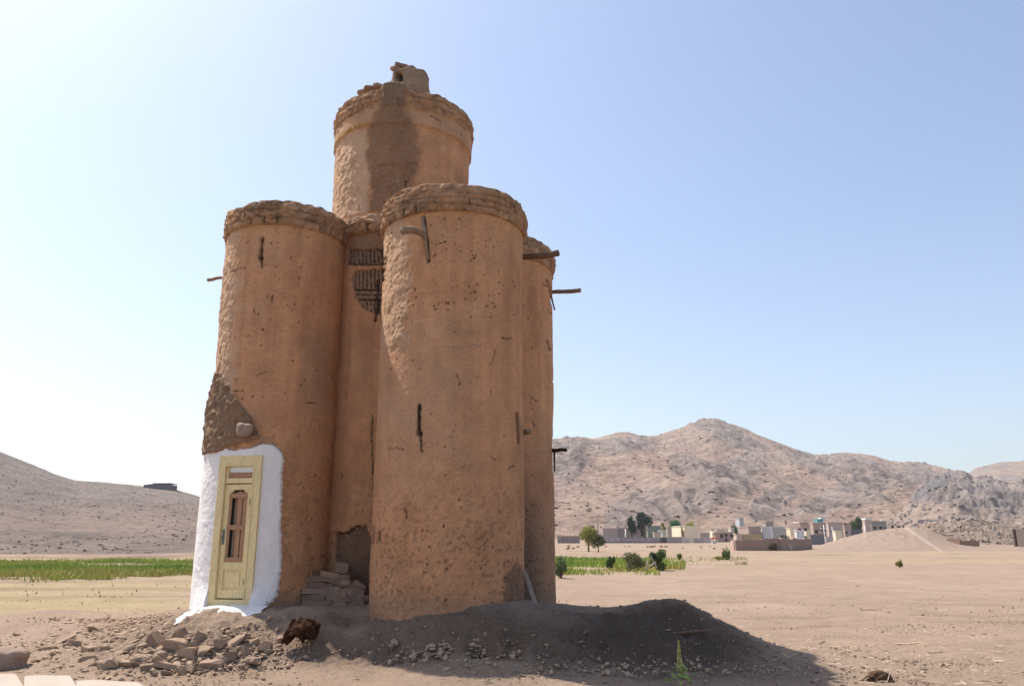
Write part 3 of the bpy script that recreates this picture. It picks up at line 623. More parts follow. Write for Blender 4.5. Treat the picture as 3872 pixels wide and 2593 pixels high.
q = atP(560,981,11.30); o = link('stone_stub', rockmesh('stone_stub', 41, .24, .26, .19, sub=4, rough=.1, boxy=.25, smooth=True), M['boulder'], tower, loc=q-T0, rot=(.2,.1,.3)); o['label'] = 'grey stone stub sticking out above the door'

# door: local frame of the door wall
dn = Vector((-math.sin(R(11)), -math.cos(R(11)), 0)); du = Vector((math.cos(R(11)), -math.sin(R(11)), 0))
Db = Vector((TB['x'], TB['y'], 0))+dn*.935
def ray_plane(px, py):
    a = atP(px, py, 1.0)-Vector((0,0,CAMZ)); o = Vector((0,0,CAMZ)); t = (Db-o).dot(dn)/a.dot(dn); return o+a*t
def duv(px, py): q = ray_plane(px, py)-Db; return q.dot(du), q.z
u0, zb = duv(479, 1385); u1, _ = duv(580, 1385); u0t, zt = duv(501, 1042); u1t, _ = duv(598, 1037)
ua = (u0+u0t)/2; ub = (u1+u1t)/2; FW = ub-ua; FH = zt-zb
def dM(p=0.0):   # local door frame: x along the wall, y outward, z up, origin at lower left of the frame
    return Matrix(((du.x, dn.x, 0, (Db+du*ua).x-T0.x), (du.y, dn.y, 0, (Db+du*ua).y-T0.y), (0, 0, 1, zb-T0.z), (0, 0, 0, 1)))
DM = dM()
def dbox(name, rects, mat, parent=tower, bev=.004, label=None):
    bm = bmesh.new()
    for (a, b, c, d, y0, y1) in rects: box(bm, a*FW, b*FW, y0, y1, c*FH, d*FH, DM, bev)
    bmesh.ops.recalc_face_normals(bm, faces=bm.faces)
    o = link(name, bmmesh(name, bm), M[mat], parent)
    if label: o['label'] = label
    return o
dbox('door_frame', [(0,.155,.0,1,-.10,.03),(.83,1,.0,1,-.10,.03),(.155,.83,.94,1,-.10,.03),(.155,.83,0,.045,-.10,.025),(.14,.17,.045,.94,-.05,.042),(.815,.845,.045,.94,-.05,.042),(.155,.83,.925,.94,-.05,.042)], 'cream')
tr = dbox('transom_window', [(.17,.22,.845,.925,-.06,.0),(.78,.815,.845,.925,-.06,.0),(.17,.815,.81,.845,-.06,.012)], 'cream')
dbox('pane', [(.22,.78,.885,.923,-.035,-.028)], 'glass', tr, 0); dbox('board', [(.22,.78,.848,.884,-.04,-.015)], 'board', tr, .002)
dr_ = dbox('door', [(.175,.285,.052,.803,-.05,-.002),(.705,.81,.052,.803,-.05,-.002),(.285,.705,.052,.11,-.05,-.002),(.285,.705,.235,.285,-.05,-.002),(.285,.705,.765,.803,-.05,-.002),
    (.285,.315,.735,.765,-.05,-.003),(.675,.705,.735,.765,-.05,-.003),(.315,.37,.752,.765,-.05,-.004),(.62,.675,.752,.765,-.05,-.004)], 'cream', label='narrow cream painted leaf with boarded window')
dbox('lower_panel', [(.285,.705,.11,.235,-.05,-.022),(.33,.66,.128,.218,-.024,-.010)], 'cream', dr_, .003)
dbox('back_of_window', [(.27,.72,.27,.78,-.075,-.06)], 'dark', dr_, 0)
for a, b in ((.29,.335),(.47,.58),(.60,.70)): dbox('board', [(a, b, .287, .755, -.035, -.02)], 'board', dr_, .002)
dbox('board', [(.385,.44,.287,.755,-.058,-.05)], 'wood', dr_, .002)
for c in (.285,.497,.71): dbox('cross_board', [(.275,.70,c,c+.032,-.02,-.001)], 'board', dr_, .002)
dbox('lock_plate', [(.20,.25,.40,.50,-.004,.004),(.215,.235,.44,.455,.004,.03)], 'metal', dr_, .001)
dbox('hinge', [(.80,.815,.66,.70,-.002,.045)], 'metal', dr_, .001); dbox('hinge', [(.80,.815,.14,.17,-.002,.045)], 'metal', dr_, .001)
# whitewashed plaster surround, moulded on the turret
nu, nv = 190, 330
ul = np.linspace(-.93, .66, nu); vl = np.linspace(.40, 3.05, nv)
UU, VV = np.meshgrid(ul, vl)
uc = (ua+ub)/2
ylim = np.minimum(np.sqrt(np.maximum(0.995**2-UU**2, 0))-.935, .035+.0*UU)
edge = np.maximum(np.abs(UU-(.0))/.66, 0)
yy = ylim+.012*fbm(UU*3, VV*3, o=3, s=81)+.005*fbm(UU*12, VV*12, o=2, s=82)
foot = sst(1.05, .62, VV); yy = yy+foot*.10*sst(.0,.5,1-np.abs(UU)/.8+0*UU)
Pw = np.stack([Db.x+du.x*UU+dn.x*yy, Db.y+du.y*UU+dn.y*yy, VV], -1)
U_, V_ = proj(Pw[..., 0], Pw[..., 1], Pw[..., 2])
ragged = 6*fbm(U_/8, V_/8, o=4, s=83, gain=.7)
outl = inpoly(U_+ragged*.7, V_+ragged*.7, [(478,1029),(500,1022),(520,1021),(522,1028),(560,1026),(580,1020),(600,1012),(625,1018),(641,1032),(646,1052),(642,1100),(640,1200),(640,1300),(634,1345),(628,1368),(600,1386),(590,1396),(560,1410),(500,1412),(400,1415),(400,1330),(400,1036),(470,1036)])
hole = ((UU > ua+.012) & (UU < ub-.012) & (VV > zb+.0) & (VV < zt-.012))
keepv = (outl > .5) & (~hole)
q4 = gridq(nv, nu); kf = keepv.ravel()[q4].all(1)
back = Pw.copy(); back[..., 0] -= dn.x*.14; back[..., 1] -= dn.y*.14
qf = q4[kf]; nvt = nu*nv
# side walls along boundary edges
ed = {}
for f in qf:
    for i in range(4):
        a, b = int(f[i]), int(f[(i+1) % 4])
        if (b, a) in ed: del ed[(b, a)]
        else: ed[(a, b)] = 1
sides = np.array([(b, a, a+nvt, b+nvt) for a, b in ed])
allv = np.vstack([Pw.reshape(-1, 3), back.reshape(-1, 3)])-np.array(T0)
qs = np.vstack([qf, sides]); used = np.unique(qs); rm = -np.ones(len(allv), int); rm[used] = np.arange(len(used))
link('door_surround', npmesh('door_surround', allv[used], rm[qs], True), M['white'], tower)['label'] = 'ragged white plaster surround of the door'
# white sill spilled on the ground in front of the door
n1, n2 = 70, 40
pts = []
sx = np.linspace(436, 632, n1); ZZs = []
Vs = []; Us = np.linspace(-.78, .62, n1); Ws = np.linspace(-.02, .62, n2)
for w_ in Ws:
    for u_ in Us:
        x = Db.x+du.x*u_+dn.x*w_; y = Db.y+du.y*u_+dn.y*w_; Vs.append((x, y))
Vs = np.array(Vs); gz = G0(Vs[:, 0], Vs[:, 1]); Ug = np.tile(Us, n2); Wg = np.repeat(Ws, n1)
zsill = np.maximum(gz, 0)+.035+.008*fbm(Vs[:, 0]*8, Vs[:, 1]*8, s=85)
lim = .36+.10*fbm(Ug*5, Wg*1.5, o=4, s=86)-.35*np.clip(Ug-.35, 0, 1)
keep = (Wg < lim) & (Ug > -.60+.05*fbm(Wg*9, Ug*0, s=87)); zsill = zsill-sst(.10, 0, lim-Wg)*.05
q4 = gridq(n2, n1); qf = q4[keep[q4].all(1)]; used = np.unique(qf); rm = -np.ones(len(Vs), int); rm[used] = np.arange(len(used))
V3 = np.column_stack([Vs, zsill])-np.array(T0); top = V3[used]; bot = top.copy(); bot[:, 2] -= .12
link('door_sill', npmesh('door_sill', np.vstack([top, bot]), np.vstack([rm[qf], (rm[qf]+len(used))[:, ::-1]]), True), M['white'], tower)['label'] = 'white plaster sill spread on the ground before the door'

def brickmesh(name, seed, cut=False):
    bm = bmesh.new(); bmesh.ops.create_cube(bm, size=1)
    bmesh.ops.bevel(bm, geom=list(bm.edges), offset=.06, segments=2, affect='EDGES')
    bmesh.ops.subdivide_edges(bm, edges=list(bm.edges), cuts=3, use_grid_fill=True)
    co = np.array([v.co[:] for v in bm.verts]); r_ = np.random.default_rng(seed)
    if cut:     # broken faces
        for _ in range(3):
            nn = r_.standard_normal(3); nn /= np.linalg.norm(nn); h_ = r_.uniform(.25, .42); dd = np.maximum(0, co@nn-h_); co = co-dd[:, None]*nn*.9
    co = co+.05*np.stack([fbm(co[:, 0]*3+seed, co[:, 1]*3, co[:, 2]*3+k_*9, o=3, s=seed+k_) for k_ in range(3)], -1)
    for v, c in zip(bm.verts, co): v.co = c
    return bmmesh(name, bm, False)
# loose bricks lying on the rim of the tallest turret
for i, (x, y, D, s, lab) in enumerate([(834,212,12.62,(.26,.17,.07),'flat mud brick lying lowest and leftmost on the rim of the tallest turret'),(850,204,12.5,(.28,.18,.07),'large flat mud brick resting on the rim of the tallest turret, left of the vent'),(866,198,12.42,(.2,.14,.08),'small mud brick beside the vent, nearest it on the turret rim')]):
    q = atP(x, y, D); link('loose_brick', rockmesh('loose_brick', 320+i, *s, rough=.07), M['brick'], loc=q, rot=(.1*i, -.25+.1*i, .4*i), label=lab, cat='mud brick', group='loose bricks on the tallest turret')

# ---------------------------------------------------------------- brick stack between the turrets
bk = [brickmesh('mud_brick', 400+i) for i in range(6)]
stack = [(725,1377,62,14,0),(722,1364,56,14,0),(722,1350,60,14,0),(722,1336,58,14,0),(729,1322,62,15,-3),(752,1375,30,16,4),(772,1380,52,12,0),(775,1367,60,15,2),(765,1350,40,24,0),(752,1352,30,26,10),(775,1356,46,20,-4),
         (748,1337,40,10,0),(760,1325,44,14,14),(756,1313,46,13,10),(782,1319,46,14,-2),(785,1330,40,13,-2),(798,1340,46,16,0),(800,1352,44,16,3),(812,1362,36,18,-20),(822,1349,30,14,25),(822,1337,30,14,30),(815,1374,48,22,-4),(830,1365,26,16,15),(800,1382,30,10,0),(783,1297,33,26,5)]
ROWL = ['lowest','second lowest','middle','second from the top','topmost']
def brick_label(i, x, y):
    if i < 5: return ROWL[i]+' mud brick of the neat left column of the stack'
    L = {5:'small broken mud brick in the bottom gap right of the left column',6:'lowest mud brick under the centre of the stack',7:'long mud brick just above the lowest one at the centre of the stack',8:'big mud brick seen broadside in the middle of the stack',9:'tilted rough mud brick leaning right of the left column',
      10:'large mud brick right beside the broadside one in the middle of the stack',11:'flat dark mud brick deep in the middle of the stack',12:'mud brick sloping down to the right above the middle of the stack',13:'mud brick sloping down, topmost left of the upright brick',14:'level mud brick right under the upright brick',
      15:'second mud brick below the upright brick, on the right',16:'mud brick at middle height on the right of the stack',17:'mud brick under the middle height one on the right of the stack',18:'mud brick tipped up near the front turret at half height',19:'tilted mud brick sliding toward the front turret',20:'highest tilted mud brick touching the front turret',
      21:'broad mud brick lying lowest toward the front turret',22:'small slanting mud brick wedged against the foot of the front turret',23:'thin mud brick pressed into the ground at the bottom of the stack'}
    return L[i]
for i, (x, y, w_, h_, rot) in enumerate(stack):
    D = 11.75 if y > 1340 else 11.85
    q = atP(x, y, D); sc = D*.985/F*K
    me = bk[i % 6]; o = link('mud_brick', me, M['brick'], loc=q, rot=(0, R(rot), R(random.uniform(-14, 14))))
    o.scale = (w_*sc*.97, .17 if i != 24 else .08, h_*sc*.86)
    if i == 24: tag(o, 'pale square mud brick standing upright on top of the brick stack', 'mud brick', 'mud bricks stacked between the turrets')
    else: tag(o, brick_label(i, x, y), 'mud brick', 'mud bricks stacked between the turrets')

# plank leaning between the front and right turrets
pts = [atP(1199,1302,12.3), atP(1206,1325,12.2), atP(1213,1345,12.05), atP(1222,1375,11.9), atP(1230,1402,11.8)]
bm = bmesh.new(); prev = None
for i, p in enumerate(pts):
    wd = [.035,.05,.06,.055,.03][i]; a = Vector((1, -.2, .25)).normalized()*wd*.5; b = Vector((.1, 1, 0)).normalized()*.012*2
    ring = [bm.verts.new(p+a+b), bm.verts.new(p-a+b), bm.verts.new(p-a-b), bm.verts.new(p+a-b)]
    if prev:
        for k in range(4): bm.faces.new((prev[k], prev[(k+1) % 4], ring[(k+1) % 4], ring[k]))
    else: bm.faces.new(ring[::-1])
    prev = ring
bm.faces.new(prev)
link('plank', bmmesh('plank', bm), M['plank'], label='narrow pale plank leaning in the dark gap between the front and right turrets', cat='plank')

# ---------------------------------------------------------------- rubble in front of the door
rk = [rockmesh('rubble_stone', 500+i, 1, 1, 1, sub=3, rough=.16+.1*(i % 3), boxy=.15+.28*(i % 4)) for i in range(2)]+[brickmesh('rubble_stone', 520+i, True) for i in range(12)]
big = [(245,1522,36,34,30,'small pointed pale stone standing upright in front of the rubble heap'),(325,1505,52,20,5,None),(395,1478,64,34,-12,'largest pale flat stone in the middle of the rubble heap'),(355,1470,30,44,38,'long brick fragment leaning up at the top of the rubble heap'),(465,1488,58,26,4,None),
       (485,1522,60,18,0,None),(427,1497,48,30,0,None),(540,1465,62,20,22,'long slanting brick fragment at the right of the rubble heap'),(560,1495,20,40,12,None),(500,1480,30,30,0,None),(605,1478,34,24,0,None),(275,1495,46,20,0,None),(232,1490,36,24,10,None),
       (170,1475,40,22,-10,None),(200,1508,44,16,0,None),(300,1485,34,24,15,None),(440,1530,44,16,0,None),(380,1525,60,18,-4,None),(345,1527,50,18,6,None),(520,1500,46,26,0,None),(290,1520,40,18,0,None),(575,1510,36,18,0,None),(410,1455,34,24,20,None),(460,1458,30,24,-30,None),
       (330,1455,40,14,25,None),(150,1465,50,12,25,None),(100,1485,40,12,10,None),(345,1440,18,14,0,None)]
RL = 'broken mud brick chunk lying in the rubble heap left of the door'
def zone(x, y, s_):
    zx = 'left end' if x < 190 else 'left middle' if x < 300 else 'centre' if x < 410 else 'right middle' if x < 520 else 'right end'
    zy = 'upper' if y < 1475 else 'lower' if y > 1507 else 'mid'
    return ('small' if s_ < 11 else 'medium' if s_ < 19 else 'large')+' mud brick chunk in the '+zy+' rows of the rubble heap, '+zx
def put_rock(name, px, py, wpx, hpx, rot, lab, cat, grp, mats, meshes, sink=.25):
    q = hit(px, py+hpx*.25); sc = q.y/F*K
    o = link(name, random.choice(meshes), mats, loc=(q.x, q.y, q.z+hpx*sc*(.5-sink)), rot=(random.uniform(-.3, .3), -R(rot)+random.uniform(-.15, .15), random.uniform(-.7, .7)))
    o.scale = (wpx*sc, (wpx+hpx)*.42*sc, hpx*sc*1.0); return tag(o, lab, cat, grp)
for (x, y, w_, h_, r_, lab) in big: put_rock('rubble_stone', x, y, w_*.85, h_*.8, r_, lab or zone(x, y, w_*.7), 'rubble stone', 'stones of the rubble heap', M['stone'], rk)
rr = random.Random(3); cnt = 0
while cnt < 215:
    x = rr.gauss(355, 150); y = rr.gauss(1492, 25)
    lo = np.interp(x, [30,200,350,640], [1480,1440,1425,1450]); hi = np.interp(x, [30,200,350,640], [1520,1530,1542,1525])
    if not (40 < x < 650 and lo < y < hi): continue
    s_ = min(24, 6+rr.expovariate(1/5)); put_rock('rubble_stone', x, y, s_*rr.uniform(1, 1.8), s_*rr.uniform(.45, .8), rr.uniform(-30, 30), zone(x, y, s_), 'rubble stone', 'stones of the rubble heap', M['stone'], rk); cnt += 1

# boulder cut by the left edge, slabs at the lower left
q = hit(6, 1530)
link('boulder', rockmesh('boulder', 61, .46, .40, .27, sub=4, rough=.13, boxy=.25), M['boulder'], loc=(q.x, q.y+.05, q.z+.10), rot=(0, .1, .5), label='grey brown boulder with a pale flat top cut by the left edge of the photo', cat='boulder')
def slab(pxs, D0, D1, name, lab):
    # a thick pale slab: outline on the ground, front at D0, back at D1
    bm = bmesh.new(); P0 = []; P1 = []
    n = 16
    for i in range(n+1):
        t = i/n; x = pxs[0]+(pxs[1]-pxs[0])*t
        a = atP(x, 1560, D0); b = atP(x, 1545, D1+.06*math.sin(3*t+pxs[0])); za = Gz(a.x, a.y)+.04; zb_ = Gz(b.x, b.y)+.035
        taper = 1-max(0, t-.85)/.15*.5
        P0.append(Vector((a.x, a.y, za+.012*math.sin(t*7)))); P1.append(Vector((b.x, b.y-(1-taper)*.3, zb_+.01*math.sin(t*5+1))))
    tv0 = [bm.verts.new(p) for p in P0]; tv1 = [bm.verts.new(p) for p in P1]; bv0 = [bm.verts.new(p-Vector((0,0,.14))) for p in P0]; bv1 = [bm.verts.new(p-Vector((0,0,.14))) for p in P1]
    for i in range(n):
        bm.faces.new((tv0[i], tv0[i+1], tv1[i+1], tv1[i])); bm.faces.new((tv1[i], tv1[i+1], bv1[i+1], bv1[i])); bm.faces.new((bv0[i], bv0[i+1], tv0[i+1], tv0[i])); bm.faces.new((bv1[i], bv1[i+1], bv0[i+1], bv0[i]))
    bm.faces.new((tv0[0], tv1[0], bv1[0], bv0[0])); bm.faces.new((tv0[n], bv0[n], bv1[n], tv1[n]))
    bmesh.ops.bevel(bm, geom=[e for e in bm.edges if e.is_manifold and e.calc_face_angle(0) > .8], offset=.008, segments=1, affect='EDGES')
    link(name, bmmesh(name, bm, False), M['slab'], label=lab, cat='stone slab', group='pale slabs along the lower left edge')
slab((-120, 55), 9.0, 9.78, 'stone_slab', 'pale stone slab at the lower left corner, left of the crack')
slab((56, 178), 8.9, 9.62, 'stone_slab', 'pale stone slab ending in a grey broken corner, in front of the boulder and rubble')
slab((176, 340), 8.8, 9.30, 'stone_slab', 'thin pale stone slab at the bottom edge, rightmost of the three')

# rotten stump
stump = empty('rotten_stump', hit(690, 1462), label='dark rotten tree stump with reddish roots lying on the bank right of the rubble', cat='tree stump')
s0 = stump.location.copy(); 
bm = bmesh.new()
tube(bm, [atP(650,1468,10.35)-s0, atP(662,1450,10.35)-s0, atP(672,1432,10.4)-s0, atP(680,1422,10.4)-s0], [.03,.06,.075,.05], 12, 1, .35)
tube(bm, [atP(665,1440,10.4)-s0, atP(690,1436,10.35)-s0, atP(710,1440,10.3)-s0, atP(728,1436,10.3)-s0], [.06,.095,.10,.04], 14, 2, .5)
tube(bm, [atP(690,1437,10.35)-s0, atP(692,1452,10.3)-s0, atP(688,1463,10.3)-s0], [.08,.05,.025], 10, 3, .4)
tube(bm, [atP(706,1430,10.35)-s0, atP(712,1448,10.25)-s0, atP(722,1452,10.25)-s0], [.07,.06,.03], 10, 4, .4)
tube(bm, [atP(685,1428,10.4)-s0, atP(695,1416,10.4)-s0], [.06,.03], 10, 5, .4)
bmesh.ops.subdivide_edges(bm, edges=bm.edges, cuts=2, use_grid_fill=True)
co = np.array([v.co[:] for v in bm.verts]); dd = .045*ridged(co[:, 0]*9, co[:, 1]*9, co[:, 2]*9, o=3, s=91)
bm.normal_update()
for v, d_ in zip(bm.verts, dd): v.co += v.normal*float(d_-.01)
link('stump_wood', bmmesh('stump_wood', bm), M['stump'], stump)

# dry clod with straw, lower right
q = hit(2010, 1556); cl = empty('dry_clod', q, label='dark dry clod of roots and soil with a white stalk, near the bottom right', cat='clod')
link('soil_lump', rockmesh('soil_lump', 93, .24, .16, .13, sub=4, rough=.35, boxy=0), noisy('dark_clod', (.12,.07,.045), vary=.5, scale=20, fine=80, bump=.02), cl, loc=(0,0,.03))
bm = bmesh.new(); tube(bm, [(.0,-.14,-.02),(.05,-.13,.04),(.09,-.1,.11)], [.006,.006,.004], 6); link('white_stalk', bmmesh('white_stalk', bm), M['straw'], cl)
bm = bmesh.new()
for i in range(7): a = i*.9; tube(bm, [(.0,.0,.03), (.13*math.cos(a), .10*math.sin(a), .05), (.2*math.cos(a+.2), .13*math.sin(a), -.02)], [.012,.008,.004], 6, i, .2)
link('roots', bmmesh('roots', bm), M['stump'], cl)

# ---------------------------------------------------------------- clods, stalks
ico = bmesh.new(); bmesh.ops.create_icosphere(ico, subdivisions=1, radius=1); iv = np.array([v.co[:] for v in ico.verts]); iff = np.array([[v.index for v in f.verts] for f in ico.faces]); ico.free()
def scatter(name, pts, sizes, mat, label, flat=.65, seed=1):
    r_ = np.random.default_rng(seed); n = len(pts); nvv = len(iv)
    J = 1+.32*r_.standard_normal((n, nvv, 1)); V = iv[None]*J*sizes[:, None, None]*np.stack([r_.uniform(.7, 1.4, n), r_.uniform(.7, 1.2, n), r_.uniform(.4, flat+.2, n)], -1)[:, None]
    a = r_.uniform(0, 6.28, n); c, s = np.cos(a)[:, None], np.sin(a)[:, None]
    V = np.stack([V[..., 0]*c-V[..., 1]*s, V[..., 0]*s+V[..., 1]*c, V[..., 2]], -1)+pts[:, None]
    Q = (iff[None]+(np.arange(n)*nvv)[:, None, None]).reshape(-1, 3)
    return link(name, npmesh(name, V.reshape(-1, 3), Q, False), mat, label=label, kind='stuff')
def hill_scrub(name, band, n, r, mat, lab, seed):
    X, Y, Z, T = BANDS[band]; r_ = np.random.default_rng(seed); m_ = int((T[:, 0] < .97).sum()); i = r_.integers(2, m_, n); j = r_.integers(0, X.shape[1], n)
    dens = fbm(X[i, j]/25, Y[i, j]/25, o=3, s=seed); k = r_.uniform(0, 1, n) < np.clip(.45+dens*1.2, .05, 1); i = i[k]; j = j[k]
    sz = r_.uniform(r[0], r[1], len(i))*(.6+.4*Y[i, j]/Y.max()); scatter(name, np.column_stack([X[i, j], Y[i, j], Z[i, j]+sz*.2]), sz, mat, lab, .6, seed)
M['scrub'] = noisy('thorn_scrub', (.115,.085,.065), vary=.4, scale=3, fine=9, bump=0)
hill_scrub('hill_scrub', 'stony_hill', 4200, (.12,.32), M['scrub'], 'dark dots of scrub and stones on the left hill', 301)
hill_scrub('hill_scrub', 'mountain', 6500, (.7,1.7), M['scrub'], 'dark dots of scrub and boulders on the right mountain', 302)
M['greyrock'] = noisy('loose_rock', (.17,.15,.145), vary=.4, scale=1, fine=5, bump=0)
hill_scrub('loose_rock', 'rocky_hill', 5200, (.45,1.5), M['greyrock'], 'grey boulders strewn over the rocky hill at the right', 303)
hill_scrub('loose_rock', 'rock_shelf', 1500, (.15,.6), M['boulder'], 'loose boulders on the low rock shelf at the right', 304)
n = 26000
yy = 8.2+rng.gamma(1.4, 4.0, n); xx = rng.uniform(-1, 1, n)*yy*.78
cl_ = fbm(xx*.7, yy*.7, o=3, s=95); k = rng.uniform(0, 1, n) < np.clip(.35+cl_*1.3, .08, 1); xx = xx[k]; yy = yy[k]
def clear(xx, yy):
    c = np.ones(len(xx), bool)
    for t in (TA, TB, TC, TD, TE): c &= np.hypot(xx-t['x'], yy-t['y']) > t['r']+.05
    c &= np.hypot(xx-Db.x+.0, yy-Db.y) > .75
    return c
k = clear(xx, yy); xx = xx[k]; yy = yy[k]
sz = .005+rng.exponential(.0055, len(xx)); sz = np.minimum(sz, .034)
scatter('clods', np.column_stack([xx, yy, G0(xx, yy)+sz*.25]), sz, M['pebble'], 'small clods and pebbles strewn over the bare ground')
r5_ = np.random.default_rng(12); n5 = 2600; y5 = 8.4+r5_.gamma(1.5, 4.5, n5); x5 = r5_.uniform(-.3, .8, n5)*y5; k = clear(x5, y5) & ((x5 > 3.2) | (y5 > 13.5)); x5 = x5[k]; y5 = y5[k]; a5 = r5_.uniform(0, 6.28, len(x5)); L5 = r5_.uniform(.015, .09, len(x5))*(r5_.uniform(0,1,len(x5))**1.5+.3); w5 = .003+.002*r5_.uniform(0,1,len(x5))
z5 = G0(x5, y5)+.022+.012*fbm(x5*5, y5*5, s=5); ux, uy = np.cos(a5)*L5, np.sin(a5)*L5; vx, vy = -np.sin(a5)*w5, np.cos(a5)*w5; t5 = r5_.uniform(-.01, .02, len(x5))
V5 = np.stack([np.stack([x5-ux-vx, y5-uy-vy, z5], -1), np.stack([x5+ux-vx, y5+uy-vy, z5+t5], -1), np.stack([x5+ux+vx, y5+uy+vy, z5+t5+.004], -1), np.stack([x5-ux+vx, y5-uy+vy, z5+.004], -1)], 1).reshape(-1, 3)
link('straw_litter', npmesh('straw_litter', V5, np.arange(len(V5)).reshape(-1, 4), False), M['straw'], label='short bits of straw littering the bare field', kind='stuff')
# chips around the rubble, along the foot of the bank and left of the door
P_ = []
for _ in range(6500):
    m_ = rng.uniform()
    if m_ < .55: x = rng.normal(350, 150); y = rng.normal(1490, 27)
    elif m_ < .585: x = rng.normal(1480, 190); y = 1505+rng.normal(25, 12)
    elif m_ < .64: x = rng.normal(1000, 90); y = rng.normal(1500, 20)
    else: x = rng.normal(330, 90); y = rng.normal(1425, 18)
    if 20 < x < 1900 and 1400 < y < 1567: P_.append((x, y))
P_ = np.array(P_); a0 = np.array([tuple(atP(x, y, 1.0)) for x, y in P_]); ds = np.arange(8.2, 16, .04)
X_ = a0[:, 0:1]*ds; Z_ = CAMZ+(a0[:, 2:3]-CAMZ)*ds; Gg = G0(X_, ds[None]+0*X_); i_ = np.argmax(Z_ < Gg, axis=1); r_i = np.arange(len(P_))
pp = np.column_stack([X_[r_i, i_], ds[i_], Gg[r_i, i_]]); k = clear(pp[:, 0], pp[:, 1]) & (i_ > 0); pp = pp[k]; sz = np.minimum(.007+rng.exponential(.008, len(pp)), .04); pp[:, 2] += sz*.3
scatter('stone_chips', pp, sz, M['stone'], 'small stone chips spilled around the rubble heap and the foot of the bank', .8, 5)
# stalks
for i, (x, y, L, a) in enumerate([(1670,1362,60,-.05),(1720,1478,55,-.1),(2085,1475,50,-.1),(2155,1494,70,.05),(2100,1472,30,-.2),(1250,1485,30,.5),(1115,1560,20,0),(1780,1537,20,.4),(1560,1330,30,.1),(1990,1395,40,0),(2250,1560,40,0),(1880,1470,30,.2),(2120,1320,25,0),(1960,1340,20,.2)]):
    q = hit(x, y); Lw = L*q.y/F*K; dx = math.cos(a*3)*Lw/2; dy = math.sin(a*3)*Lw; bm = bmesh.new(); tube(bm, [(-dx,-dy,.01),(0,.01,.02),(dx,dy,.01)], [.009,.010,.007], 6, i, .2)
    link('dry_stalk', bmmesh('dry_stalk', bm), M['straw'] if i % 2 == 0 else M['wood'], loc=q, label=['long pale stalk beyond the mound crest, highest of the pale stalks in the field','thin brown twig between the mound crest and the dry clod','pale stalk near the right photo edge, level with the mound foot','longest thin brown twig low at the right of the field',
        'short pale stalk beside the long twig low at the right','thin brown twig lying on the bank edge below the front turret','short pale stalk at the bottom edge below the front turret','thin brown twig at the lower right foot of the mound','pale stalk just right of the right turret foot, beyond the mound','thin brown twig in the middle of the bare right field',
        'pale stalk nearest the lower right corner of the photo','thin brown twig lying right above the tip of the tower shadow','small pale stalk high in the field below the lone small bush','thin brown twig high in the middle of the right field'][i], cat='stalk', group='stalks on the field')
q = hit(1587, 1452)
bm = bmesh.new(); tube(bm, [(-.24,0,.01),(0,.02,.03),(.24,-.02,.045)], [.018,.024,.016], 9, 4, .2); link('branch', bmmesh('branch', bm, True), M['darkwood2'], loc=q, label='thick broken branch lying in shade on the dark mound', cat='branch')
q = hit(1140+805, 1533); q = hit(1980-5, 1536)
q = hit(1948, 1530)

# ---------------------------------------------------------------- foliage
GA = np.array([.10,.17,.045]); GB = np.array([.19,.26,.06]); GY = np.array([.36,.33,.07]); GD = np.array([.035,.065,.03])
def leafmesh(name, cen, size, cols, seed, aspect=2.2, up=.3):
    r_ = np.random.default_rng(seed); n = len(cen)
    a = r_.standard_normal((n, 3)); a[:, 2] += up*2; a /= np.linalg.norm(a, axis=1)[:, None]
    b = np.cross(a, r_.standard_normal((n, 3))); b /= np.linalg.norm(b, axis=1)[:, None]
    L = (size*r_.uniform(.6, 1.3, n))[:, None]; a = a*L; b = b*L/aspect
    V = np.stack([cen-a*.5, cen+b*.5, cen+a*.5, cen-b*.5], 1).reshape(-1, 3); Q = np.arange(4*n).reshape(-1, 4)
    return npmesh(name, V, Q, False, np.repeat(cols, 4, 0))
def crown_pts(n, cx, cy, cz, rx, ry, rz, seed, nb=9, hollow=.5):
    r_ = np.random.default_rng(seed)
    bc = r_.standard_normal((nb, 3)); bc /= np.linalg.norm(bc, axis=1)[:, None]; bc *= r_.uniform(.25, .75, (nb, 1)); br = r_.uniform(.3, .5, nb)
    i = r_.integers(0, nb, n); d = r_.standard_normal((n, 3)); d /= np.linalg.norm(d, axis=1)[:, None]; rad = r_.uniform(0, 1, n)**hollow
    p = bc[i]+d*(br[i]*rad)[:, None]; return p*np.array([rx, ry, rz])+np.array([cx, cy, cz]), i
def bush(px0, px1, ytop, ybase, D, lab, c1, c2, seed, n=2500, leaf=.07, name='bush', grp='bushes beside the green strip', spiky=0.):
    x = (px0+px1)/2; b = atP(x, ybase, D); wd = (px1-px0)/2*D*1.0/F*K; ht = (ybase-ytop)*D/F*K; g = Gz(b.x, D)
    e = empty(name, (b.x, D, g), label=lab, cat='bush', group=grp)
    p, i = crown_pts(n, 0, 0, ht*.52, wd, wd*.8, ht*.52, seed)
    r_ = np.random.default_rng(seed+1)
    if spiky: p[:, 2] = np.abs(p[:, 2])*r_.uniform(.4, 1+spiky, n)
    p[:, 2] = np.maximum(p[:, 2], .02)
    t = np.clip(r_.normal(.5, .28, n)+(i % 3-1)*.18, 0, 1)[:, None]
    link('foliage', leafmesh('foliage', p, leaf, np.asarray(c1)*(1-t)+np.asarray(c2)*t, seed+2, 3.0, .5+spiky), M['green'], e)
    bm = bmesh.new()
    for k_ in range(6): a = k_*1.05+seed; tube(bm, [(0,0,-.05),(.2*wd*math.cos(a), .2*wd*math.sin(a), ht*.35),(.55*wd*math.cos(a), .55*wd*math.sin(a), ht*.7)], [.03*ht,.02*ht,.008*ht], 6, k_)
    link('stems', bmmesh('stems', bm), M['trunk'], e); return e
